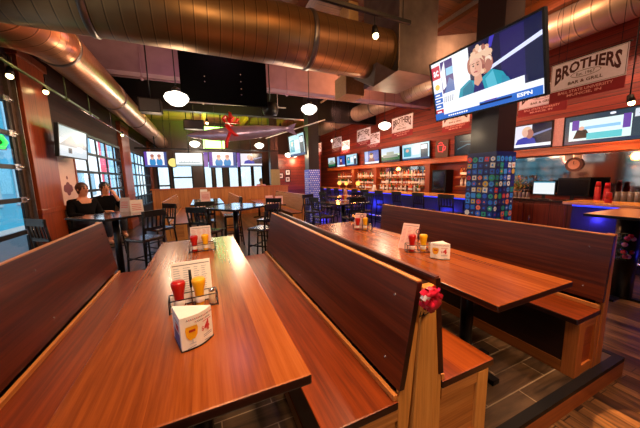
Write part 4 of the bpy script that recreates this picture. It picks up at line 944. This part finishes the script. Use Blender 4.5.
m = MB(); m.tube([(-.13, -.02, .12), (-.1, -.02, -.08), (.06, -.02, -.1), (.09, -.02, .12), (-.13, -.02, .12)], .012, 6); m.tube([(.09, -.02, .08), (.17, -.02, .05), (.15, -.02, -.04), (.07, -.02, -.06)], .012, 6); m.tube([(-.1, -.02, .17), (-.02, -.02, .21), (.05, -.02, .17)], .012, 6); m.build('neon_tube', em('#ff4a48', 2), r)
r = thing('bar_lamp', 'tall orange lit bottle display at near end of the long bar', 'lamp', (6.9, 4.85, .881))
for k, (yy, hh) in enumerate(((-.2, .34), (-.08, .4), (.05, .36), (.17, .3))):
    m = MB(); m.lathe([(.03, 0), (.035, .01), (.035, hh*.6), (.013, hh*.8), (.012, hh)], (0, yy, .02), n=10); m.build('bottle', em('#ff9440', 1.8), r)
m = MB(); m.box((-.1, -.28, 0), (.1, .25, .02)); m.build('base', SHELF, r)
def lamp_small(loc, label):
    r = thing('bar_lamp', label, 'lamp', loc); m = MB(); m.lathe([(.07, 0), (.075, .01), (.02, .03), (.015, .16)], n=12); m.build('base', LEDGE, r); m = MB(); m.lathe([(.05, .15), (.09, .2), (.085, .28), (.03, .33)], n=14); m.build('lamp_shade', em('#ffb050', 2.2), r)
lamp_small((5.85, 9.3, .951), 'glowing amber lamp on the long bar left of white card'); lamp_small((5.85, 10.9, .951), 'glowing amber lamp at the middle of the long bar'); lamp_small((6.95, 12.2, .881), 'glowing amber lamp on the back bar far end')

# ------------------------------------------------------------------ ducts
def duct(name, label, pts, r_, mat, rings, axis):
    P0 = Vector(pts[0]); o = thing(name, label, 'duct', P0); m = MB(P0); m.tube(pts, r_, 40); m.build('pipe', mat, o)
    for q in rings:
        m = MB(P0)
        A = Vector(q); d = Vector((.035, 0, 0)) if axis == 'X' else Vector((0, .035, 0))
        m.tube([A-d, A-d*.6, A+d*.6, A+d], [r_*1.0, r_+.014, r_+.014, r_*1.0], 40); m.build('joint_band', GALV, o)
    return o
bigd = duct('ventilation_duct', 'huge warm lit round ventilation duct crossing the ceiling in front', [(-2.38, 3.71, 3.37), (2.8, 3.71, 3.37)], .36, DUCT_BIG, [(-.93, 3.71, 3.37), (1.5, 3.71, 3.37)], 'X')
sm_pts = [(-2.38, 4.62, 3.39), (-2.15, 4.62, 3.39)]+[(-2.15+.42*math.sin(a), 4.62+.42*(1-math.cos(a)), 3.39) for a in [PI/2*i/6 for i in range(1, 7)]]+[(-1.73, 5.2, 3.39), (-1.73, 15.9, 3.39)]
duct('ventilation_duct', 'warm lit round duct bending along the left windows', sm_pts, .29, DUCT_SM, [(-1.73, 5.1, 3.39), (-1.73, 7.6, 3.39), (-1.73, 9.9, 3.39), (-1.73, 12.4, 3.39)], 'Y')
duct('ventilation_duct', 'pale round ventilation duct running above the bar banners', [(6.3, -1.5, 4.12), (6.3, 14.0, 4.12)], .31, DUCT_BAR, [(6.3, 4.6, 4.12), (6.3, 8.8, 4.12), (6.3, 12.0, 4.12)], 'Y')
O = (3.15, 3.75, CZ); r = thing('duct_plenum', 'tall grey sheet metal duct box at the end of huge duct', 'duct', O)
m = MB(O); m.box((2.8, 3.32, 3.02), (3.56, 4.25, CZ)); m.build('box', GALV, r, .006)
m = MB(O); m.prism([(3.56, 3.05), (6.05, 3.95), (6.05, 4.3), (3.56, 3.7)], 3.5, 4.1, 'Y'); m.build('branch_duct', GALV, r, .006)
m = MB(O); m.add([(2.45, 3.38, 3.1), (2.8, 3.38, 3.02), (2.8, 4.05, 3.02), (2.45, 4.05, 3.1), (2.62, 3.7, 2.88)], [(0, 1, 4), (1, 2, 4), (2, 3, 4), (3, 0, 4), (0, 3, 2, 1)]); m.build('flange', GALV, r)
m = MB(); m.box((2.55, 4.45, 2.98), (2.95, 4.9, 3.35)); m.box((2.65, 4.5, 3.35), (2.85, 4.85, CZ)); o = m.build('duct_box', plain('tan_box', '#b08a5c', .5), bevel=.004); tag(o, 'small tan duct box hanging beneath the end of huge duct', 'box')

# ------------------------------------------------------------------ ceiling fittings
def pipe(name, label, pts, r_, mat, cat='pipe', fit=()):
    o = thing(name, label, cat, pts[0]); m = MB(pts[0]); m.tube(pts, r_, 10); m.build('pipe', mat, o)
    for p in fit:
        m = MB(pts[0]); m.tube([(p[0], p[1]-.06, p[2]), (p[0], p[1]+.06, p[2])], r_*1.6, 10); m.tube([p, (p[0], p[1], CZ)], r_*.5, 6); m.build('fitting', mat, o)
PIPEM = plain('pipe_grey', '#8c7c70', .4, .5)
pipe('sprinkler_pipe', 'grey sprinkler pipe along the ceiling left of big television', [(4.35, .0, 4.28), (4.35, 9.5, 4.28)], .035, PIPEM, fit=[(4.35, 2.9, 4.28), (4.35, 6.2, 4.28)])
pipe('sprinkler_pipe', 'thin grey pipe along the ceiling beside the duct box', [(3.75, .0, 4.3), (3.75, 9.5, 4.3)], .02, PIPEM, fit=[(3.75, 4.6, 4.3)])
pipe('conduit', 'dark conduit with greenish sheen running along the left wall top', [(-2.12, 4.0, 2.98), (-2.12, 8.0, 2.95)], .022, plain('conduit_green', '#6a7a50', .3, .6), fit=[(-2.12, 6.4, 2.96), (-2.12, 7.5, 2.95)])
pipe('conduit', 'pale thin conduit running beneath the left duct', [(-2.1, 6.9, 2.9), (-2.1, 14.0, 2.9)], .016, CHROME, fit=[(-2.1, 8.9, 2.9)])
pipe('conduit', 'horizontal white rail hanging over the canoe', [(-.25, 8.5, 3.62), (2.55, 8.2, 3.62)], .018, plain('rail_white', '#d0c8c0', .4), fit=[(.2, 8.45, 3.62), (2.3, 8.23, 3.62)])
pipe('conduit', 'thin pink grey pipe below the plastered beam', [(-2.3, 6.9, 3.62), (7.2, 6.9, 3.62)], .02, MAUVE, fit=[(-1.0, 6.9, 3.62), (2.2, 6.9, 3.62)])
pipe('conduit', 'pale conduit slanting beside the dark far column', [(2.3, 10.0, 2.95), (3.6, 7.6, 3.22)], .018, plain('rail_white', '#d0c8c0', .4))
m = MB(); m.box((-.24, 5.98, 3.02), (1.44, 6.06, 4.35), 0); 
for x in (-.1, .6, 1.3): m.tube([(x, 6.02, 4.35), (x, 6.02, CZ)], .008, 6)
for (x, z) in ((.2, 3.5), (.2, 3.4), (.9, 3.62), (.9, 3.48), (.9, 3.34), (.9, 3.22)): m.sphere((x, 5.98, z), .012, 1, 8, 5)
o = m.build('acoustic_panel', [plain('panel_black', '#030303', .9, spec=.05), GREY]); tag(o, 'large black hanging panel below the huge duct', 'panel')
# speakers
def speaker(loc, s_, label, rnd=False):
    r = thing('ceiling_speaker', label, 'speaker', loc); m = MB()
    if rnd: m.lathe([(.05, .2), (.17, .16), (.19, 0), (.16, -.1), (.05, -.13)][::-1], n=18); m.build('housing', BLACK, r)
    else: m.box((-s_, -.14, -.13), (s_, .14, .15)); m.build('housing', BLACK, r, .02); m = MB(); m.box((-s_+.03, -.15, -.1), (s_-.03, -.14, .12)); m.build('speaker_grille', plain('grille_grey', '#2a2628', .6), r)
    m = MB(); m.tube([(0, 0, .14), (0, 0, CZ-loc[2])], .014, 6); m.build('ceiling_rod', BLKMET, r)
speaker((-.85, 6.6, 2.98), .2, 'black box speaker left of the nearest pendant'); speaker((1.63, 6.5, 3.08), .2, 'round black speaker hanging right of black panel', True); speaker((-.1, 9.7, 3.22), .3, 'black box speaker above left end of canoe')
# pendants
def pendant_proto():
    r = thing('pendant_lamp', '', 'lamp', group='white glass pendant lamps')
    m = MB(); m.lathe([(.04, -.105), (.1, -.085), (.17, -.02), (.188, .025), (.16, .075), (.09, .105), (.06, .12)], n=24); m.build('lamp_shade', em('#fff4e4', 4), r)
    m = MB(); m.lathe([(.062, .115), (.07, .13), (.06, .17), (.02, .2)], n=16); m.build('fitter', BLKMET, r)
    m = MB(); m.tube([(0, 0, .19), (0, 0, 1.0)], .009, 8); m.build('stem', BLKMET, r)
    return r
PN = pendant_proto()
pend = [((-.28, 5.16, 2.8), 'nearest white glass pendant lamp below the huge duct at left'), ((2.43, 5.99, 3.04), 'white glass pendant lamp before the lattice column'), ((5.2, 6.75, 2.96), 'white glass pendant lamp between banners above the bar'), ((5.0, 9.6, 2.88), 'white glass pendant lamp farther along the bar'),
        ((-.14, 11.2, 2.8), 'white glass pendant lamp above the leftmost far televisions'), ((2.3, 11.3, 2.82), 'white glass pendant lamp under right end of canoe'), ((4.15, 13.2, 2.62), 'small far pendant lamp before red partition'), ((4.75, 14.0, 2.7), 'farthest pendant lamp over the framed pictures')]
for i, (p, l) in enumerate(pend):
    if i == 0: PN.location = p; PN['label'] = l; q = PN
    else: q = dup(PN, p, 0, l, PN['group'])
    for c in q.children:
        if c.name.startswith('stem'):
            c.data = c.data.copy(); L_ = CZ-p[2]
            for v in c.data.vertices:
                if v.co.z > .5: v.co.z = L_
# track lights
def spot_fix(loc, label, lit=True, up=.25):
    r = thing('track_light', label, 'lamp', loc, group='small track spotlights')
    m = MB(); m.tube([(0, 0, .02), (0, .02, .12)], [.045, .032], 12); m.build('lamp_can', BLACK, r)
    m = MB(); m.sphere((0, -.005, .005), .036, 0, 12, 8); m.build('bulb', em('#ffd890', 14 if lit else 2), r)
    m = MB(); m.tube([(0, .02, .11), (0, .02, up)], .008, 6); m.build('bracket', BLKMET, r)
m = MB((1.2, 2.9, 3.42)); m.box((.9, 2.88, 3.4), (2.62, 2.92, 3.44)); 
for x in (1.1, 2.5): m.tube([(x, 2.9, 3.44), (x, 2.9, CZ)], .006, 6)
o = m.build('track_rail', BLACK); o.location = (1.2, 2.9, 3.42); tag(o, 'black track rail hanging before the huge duct at right', 'rail')
spot_fix((2.08, 2.9, 3.16), 'lit track spotlight in front of huge duct beside duct box')
for p, l in (((-2.2, 5.0, 2.86), 'small lit spotlight on dark left wall nearest the camera'), ((-2.2, 5.9, 2.92), 'small lit spotlight above the left window pier'), ((-2.2, 10.4, 2.92), 'small lit spotlight at second window pier'), ((.25, 8.2, 3.02), 'small lit spotlight hanging over left half of canoe'), ((2.3, 8.02, 2.98), 'small lit spotlight hanging over right end of canoe'), ((5.6, 1.75, 2.4), 'small lit spotlight hanging right of nearest banner')):
    spot_fix(p, l, True, CZ-p[2] if p[0] > 5 else .28)
# green lit banner and canoe with ribbon
m = MB(); m.box((.2, 14.0, 2.98), (1.15, 14.05, 3.98), 0); m.tube([(.2, 14.02, 4.0), (1.15, 14.02, 4.0)], .02, 8, 1)
for x in (.3, 1.05): m.tube([(x, 14.02, 4.0), (x, 14.02, CZ)], .006, 6, 1)
o = m.build('lit_banner', [em('#a8f070', 6.0), BLACK]); tag(o, 'bright green glowing banner at the far end behind the canoe', 'sign')
cA, cB = Vector((-.32, 9.25, 2.78)), Vector((2.3, 7.05, 2.76)); r = thing('hanging_canoe', 'long silver canoe lit purple hanging below the ceiling', 'canoe', (cA+cB)/2)
m = MB((cA+cB)/2); N = 20; pts = []; rs = []
for i in range(N+1):
    t = i/N; pts.append(cA.lerp(cB, t)+Vector((0, 0, .05*(2*t-1)**2))); rs.append(.012+.19*max(0, math.sin(PI*t))**.75)
m.tube(pts, rs, 20); m.build('hull', plain('canoe_silver', '#b8a0c0', .3, .55, noise=.15, nscale=4), r)  # purple-pink light on the silver hull is put into its colour
m = MB((cA+cB)/2); m.add([cB+Vector((-.2, .15, .02)), cB+Vector((.14, -.1, .17)), cB+Vector((.06, -.04, .0)), cB+Vector((.14, -.1, -.16))], [(0, 1, 2), (0, 2, 3)]); m.add([cB+Vector((-.2, .15, .04)), cB+Vector((.14, -.12, .17)), cB+Vector((.06, -.06, .02)), cB+Vector((.14, -.12, -.16))], [(2, 1, 0), (3, 2, 0)]); m.build('tail_fin', plain('canoe_fin', '#6a5070', .4), r, fix=False)
for t in (.3, .75):
    m = MB((cA+cB)/2); p = cA.lerp(cB, t); m.tube([p+Vector((0, 0, .15)), (p.x, p.y, CZ)], .006, 5); m.build('hanging_wire', BLKMET, r)
m = MB(); c = cA.lerp(cB, .5); d = (cB-cA).normalized(); R_ = .225
loop = [c+Vector((0, 0, .05))+Vector((-d.y, d.x, 0))*R_*math.cos(a)+Vector((0, 0, R_*math.sin(a)))-d*.22*math.sin(a) for a in [2*PI*i/20 for i in range(21)]]
vs = []
for p in loop: vs += [p-d*.07, p+d*.07]
m.add(vs, [(2*i, 2*i+1, 2*i+3, 2*i+2) for i in range(20)], 0, True)
top = c+Vector((0, 0, .3))-d*.15
for dx, dz in ((-.18, .22), (.2, .16), (.02, .3), (.24, -.02)):
    q = [top, top+d*dx*.6+Vector((0, 0, dz)), top+d*dx*1.3+Vector((0, 0, dz*.7)), top+d*dx*.9+Vector((0, 0, dz*.1)), top]; vs = []
    for p in q: vs += [p-Vector((-d.y, d.x, 0))*.07, p+Vector((-d.y, d.x, 0))*.07]
    m.add(vs, [(2*i, 2*i+1, 2*i+3, 2*i+2) for i in range(4)], 0, True)
side = Vector((d.y, -d.x, 0)); q0 = c+side*.23-d*.02; q = [q0, q0-d*.1+Vector((0, 0, -.2)), q0-d*.16+Vector((0, 0, -.42))]; vs = []
for p in q: vs += [p-d*.05, p+d*.05]
m.add(vs, [(2*i, 2*i+1, 2*i+3, 2*i+2) for i in range(2)], 0, True)
o = m.build('red_ribbon', plain('ribbon_red', '#e01c18', .4, noise=.1), fix=False); sd = o.modifiers.new('thick', 'SOLIDIFY'); sd.thickness = .008; tag(o, 'big red ribbon bow tied around the hanging canoe', 'ribbon')

# ------------------------------------------------------------------ left wall details
r = thing('poster_panel', 'pale poster panel with dark red ornament on left wall behind seated people', 'poster', (XL, 6.62, 1.0))
m = MB(); m.box((.0, -.4, .02), (.04, .4, 1.02), 0); m.build('board', plain('poster_pink', '#d8b8b0', .6, noise=.05), r)
m = MB(); m.box((.0, -.44, -.02), (.06, -.4, 1.06)); m.box((.0, .4, -.02), (.06, .44, 1.06)); m.box((0, -.44, 1.02), (.06, .44, 1.06)); m.box((0, -.44, -.02), (.06, .44, .02)); m.build('frame', PIER, r)
p = Pic(lambda u, v, l: (.0405+.0003*l, u, v))
for dx, dz, a, b in ((0, .33, .2, .06), (-.1, .36, .09, .07), (.1, .36, .09, .07), (0, .4, .09, .08), (0, .27, .08, .05), (0, .56, .035, .035)): p.ell(dx, dz, a, b, plain('ornament_red', '#6a2030', .6))
p.build('ornament', r)
r = thing('neon_sign', 'green neon sign shining in the nearest roll up window', 'sign', (XL+.0, 5.0, 2.02), PI/2); m = MB()
m.box((-.3, .0, -.1), (.1, .03, .1)); m.build('backing', BLACK, r); m = MB(); m.tube([(-.26, -.02, 0), (-.18, -.02, .07), (-.02, -.02, .07), (.06, -.02, 0), (-.02, -.02, -.07), (-.18, -.02, -.07), (-.26, -.02, 0)], .025, 8); m.build('neon_tube', em('#30f048', 3), r)
r = thing('round_sign', 'round yellow lit sign beneath far televisions at left', 'sign', (-1.0, 12.25, 2.18)); m = MB(); m.tube([(0, .0, 0), (0, -.06, 0)], .2, 20); m.build('rim', BLACK, r); m = MB(); m.tube([(0, -.06, 0), (0, -.066, 0)], .17, 20); m.build('face', em('#f0d878', 1.2), r); m = MB(); m.tube([(0, -.03, .2), (0, -.03, CZ-2.18)], .01, 6); m.build('hanging_rod', BLKMET, r)
for i, (x, l) in enumerate(((.22, 'purple banner between the plain white and two hosts televisions'), (1.55, 'purple banner left of rightmost far television'))):
    m = MB(); m.box((x-.08, 12.12, 2.0), (x+.08, 12.16, 2.6), 0); m.tube([(x, 12.14, 2.6), (x, 12.14, CZ)], .01, 6, 1); o = m.build('purple_banner', [em('#7048b0', .9), BLACK]); tag(o, l, 'sign')  # banners made emissive to look lit, though they are no lamps
m = MB(); m.box((-2.2, 11.9, 2.66), (3.3, 11.96, 2.72)); 
for x in (-1.2, -.2, 1.6, 3.1): m.tube([(x, 11.93, 2.72), (x, 11.93, CZ)], .012, 6)
o = m.build('truss_rail', BLKMET); tag(o, 'long dark rail from which the far televisions hang', 'rail')
# wreath on the post of the right high table
r = thing('bauble_wreath', 'small dark wreath with red and pink baubles on black table post beyond right bench', 'wreath', (4.65, 1.36, .55)); m = MB(); rp = random.Random(9)
for k in range(120):
    a = rp.uniform(0, 2*PI); c = Vector((math.cos(a)*.12+rp.uniform(-.04, .04), rp.uniform(-.04, .04), math.sin(a)*.12+rp.uniform(-.04, .04))); e = Vector((rp.uniform(-1, 1), rp.uniform(-1, 1), rp.uniform(-1, 1))).normalized()
    s2 = e.orthogonal().normalized()*.01; m.add([c-s2, c+e*.05, c+s2, c-e*.05], [(0, 1, 2, 3)])
m.build('needles', plain('needle_green', '#1c3a24', .6), r, fix=False)
for k in range(9):
    m = MB(); a = k*.7; m.sphere((math.cos(a)*.13, -.05, math.sin(a)*.13), .028, 0, 10, 7); m.build('bauble', plain('bauble_%d' % (k % 3), ('#d83a58', '#e88a9c', '#c02030')[k % 3], .2, coat=.5), r)

# ------------------------------------------------------------------ lights, world, camera
def spot(loc, tgt, power, col, size=70, blend=.6, rad=.12):
    l = bpy.data.lights.new('spot', 'SPOT'); l.energy = power; l.color = C(col)[:3]; l.spot_size = D(size); l.spot_blend = blend; l.shadow_soft_size = rad
    o = bpy.data.objects.new('spot_light', l); COL.objects.link(o); o.location = loc
    o.rotation_euler = (Vector(tgt)-Vector(loc)).to_track_quat('-Z', 'Y').to_euler(); return o
def point(loc, power, col, rad=.15):
    l = bpy.data.lights.new('point', 'POINT'); l.energy = power; l.color = C(col)[:3]; l.shadow_soft_size = rad
    o = bpy.data.objects.new('point_light', l); COL.objects.link(o); o.location = loc; return o
WARM = '#ffd9a8'
WARM = '#ffd0a0'
spot((.1, .4, 4.4), (-.05, 1.6, .7), 390, WARM, 75, .8, .2)
spot((.7, .2, 4.4), (.8, 1.6, .5), 260, WARM, 60, .8, .2)
spot((1.8, .4, 4.4), (1.8, 1.9, .7), 430, WARM, 70, .8, .2)
spot((2.0, 2.85, 3.1), (1.9, 2.3, .7), 60, WARM, 100, .8, .05)
spot((2.35, .2, 4.4), (2.30, .27, -.15), 2600, '#ffc078', 10.3, .05, .01)
spot((-1.2, 7.4, 4.3), (-1.1, 6.6, -.15), 420, '#ffeee4', 50, .7, .1)  # added spot standing in for window daylight on the left walkway
spot((4.2, .2, 4.4), (3.6, 1.3, -.15), 300, '#ffc8a0', 70, .8, .1)  # added spot to brighten the floor right of the platform
spot((.3, -1.6, 3.2), (.8, 3.7, 3.5), 420, '#ffcf98', 95, .9, .25)
spot((3.2, -1.6, 3.6), (3.4, 3.5, 3.8), 260, '#ffcf98', 80, .9, .25)
spot((1.6, -1.4, 3.6), (1.1, .9, .3), 330, WARM, 60, .9, .2)
spot((2.6, 1.2, 4.3), (3.55, 2.3, 1.2), 420, '#fff4ea', 50, .8, .1)  # added white spot to brighten the sticker column
spot((.2, 4.4, 4.3), (-2.4, 6.0, 1.6), 300, '#ffb070', 60, .8, .15)  # added warm spot to brighten the left pier
spot((-.2, 8.6, 4.3), (-2.4, 11.2, 1.6), 260, '#ffb070', 60, .8, .15)
spot((5.6, .8, 4.3), (6.05, 1.2, .9), 300, '#ffc890', 60, .8, .1)  # added spot so that the short bar counter shows amber
for p, l in pend: point((p[0], p[1], p[2]-.3), 40, '#ffe0b8', .18)
for y in (.8, 3.0, 5.3, 7.6, 9.9, 12.3): spot((5.0, y, 4.3), (7.3, y+.3, 2.6), 215, '#ffb094', 95, .8, .15)
for y in (2.3, 5.1, 7.6, 9.3, 10.8, 12.5): point((6.6, y, 1.75), 16, '#ff9440', .08)
spot((.6, 12.6, 3.0), (.6, 12.8, 4.6), 2600, '#9cff14', 155, .5, .2); spot((1.2, 8.9, 3.1), (1.2, 9.4, 4.6), 160, '#e0e040', 140, .6, .2); spot((4.5, 9.5, 3.4), (4.5, 9.5, 4.6), 90, '#ffb060', 150, .6, .2)
spot((-.2, 6.2, 3.4), (-.2, 7.2, 4.2), 18, '#f0a8c8', 140, .6, .2); spot((2.2, 6.2, 3.4), (2.6, 7.2, 4.2), 14, '#f0a8b8', 140, .6, .2)
point((.5, 5.6, 4.0), 14, '#f0b0d8', .2); point((3.9, 6.0, 4.1), 110, '#ffb068', .2); point((2.4, 1.4, 4.1), 50, '#ffb068', .2); point((5.2, 2.2, 4.2), 60, '#ffb888', .2)
point((1.0, 9.5, 2.6), 130, '#ffd8b0', .2); point((4.3, 11.0, 3.3), 140, '#ff8860', .2); point((-.8, 7.0, 2.4), 40, '#ffd8b0', .2)  # soft points put in as ambient fill, not fittings
point((5.6, .6, .3), 6, '#4040ff', .1); point((5.62, 2.25, .6), 14, '#4038ff', .05); point((5.3, 5.2, .4), 34, '#3038ff', .2); point((5.3, 8.5, .4), 34, '#3038ff', .2); point((5.3, 11.5, .4), 30, '#3038ff', .2)
point((-1.5, 4.0, 3.6), 70, '#ffc090', .2); point((0, 14.6, 3.0), 160, '#fff0e0', .3); point((4.0, 4.4, 1.9), 40, '#ffa070', .2); point((2.9, 7.7, 2.3), 26, '#fff0f0', .1)  # added fill points; the last one brightens the lattice column
for y in (4.4, 7.2, 10.2): spot((4.3, y, 4.3), (5.7, y, .95), 260, '#ffb878', 75, .7, .1)  # added spots to bring out the amber top of the long bar
w = bpy.data.worlds.new('world'); scn.world = w; w.use_nodes = True
bg = w.node_tree.nodes['Background']; sky = w.node_tree.nodes.new('ShaderNodeTexSky'); sky.sky_type = 'HOSEK_WILKIE'; sky.turbidity = 4; sky.sun_direction = Vector((.5, -.3, .6)).normalized()
w.node_tree.links.new(sky.outputs[0], bg.inputs['Color']); bg.inputs['Strength'].default_value = 10
su = bpy.data.lights.new('sun', 'SUN'); su.energy = 8; su.angle = .02; so = bpy.data.objects.new('sun_light', su); COL.objects.link(so); so.rotation_euler = Vector((-.55, .25, -.8)).to_track_quat('-Z', 'Y').to_euler()

F_, YAW, PIT, ROL, CH = 262.744, .416667, .137907, -.0216267, 1.46
cy, sy_, cp, sp, cr, sr = math.cos(YAW), math.sin(YAW), math.cos(PIT), math.sin(PIT), math.cos(ROL), math.sin(ROL)
fw = Vector((sy_*cp, cy*cp, -sp)); rt = Vector((cy, -sy_, 0)); up = rt.cross(fw)
r2 = rt*cr+up*sr; u2 = up*cr-rt*sr
cam = bpy.data.cameras.new('camera'); co = bpy.data.objects.new('camera', cam); COL.objects.link(co)
cam.sensor_width = 36; cam.lens = F_/640*36; cam.clip_start = .03; cam.clip_end = 200
co.matrix_world = Matrix(((r2.x, u2.x, -fw.x, 0), (r2.y, u2.y, -fw.y, 0), (r2.z, u2.z, -fw.z, CH), (0, 0, 0, 1)))
scn.camera = co
scn.view_settings.view_transform = 'Standard'; scn.view_settings.look = 'None'; scn.view_settings.gamma = 1; scn.view_settings.use_curve_mapping = False
scn.view_settings.exposure = 0
try:
    scn.cycles.use_denoising = True; scn.cycles.sample_clamp_indirect = 6; scn.cycles.max_bounces = 8; scn.cycles.diffuse_bounces = 4; scn.cycles.caustics_reflective = False; scn.cycles.caustics_refractive = False
except Exception: pass
for o in list(COL.objects):
    if o.get('category') and not o.get('label'): print('NOLABEL', o.name)
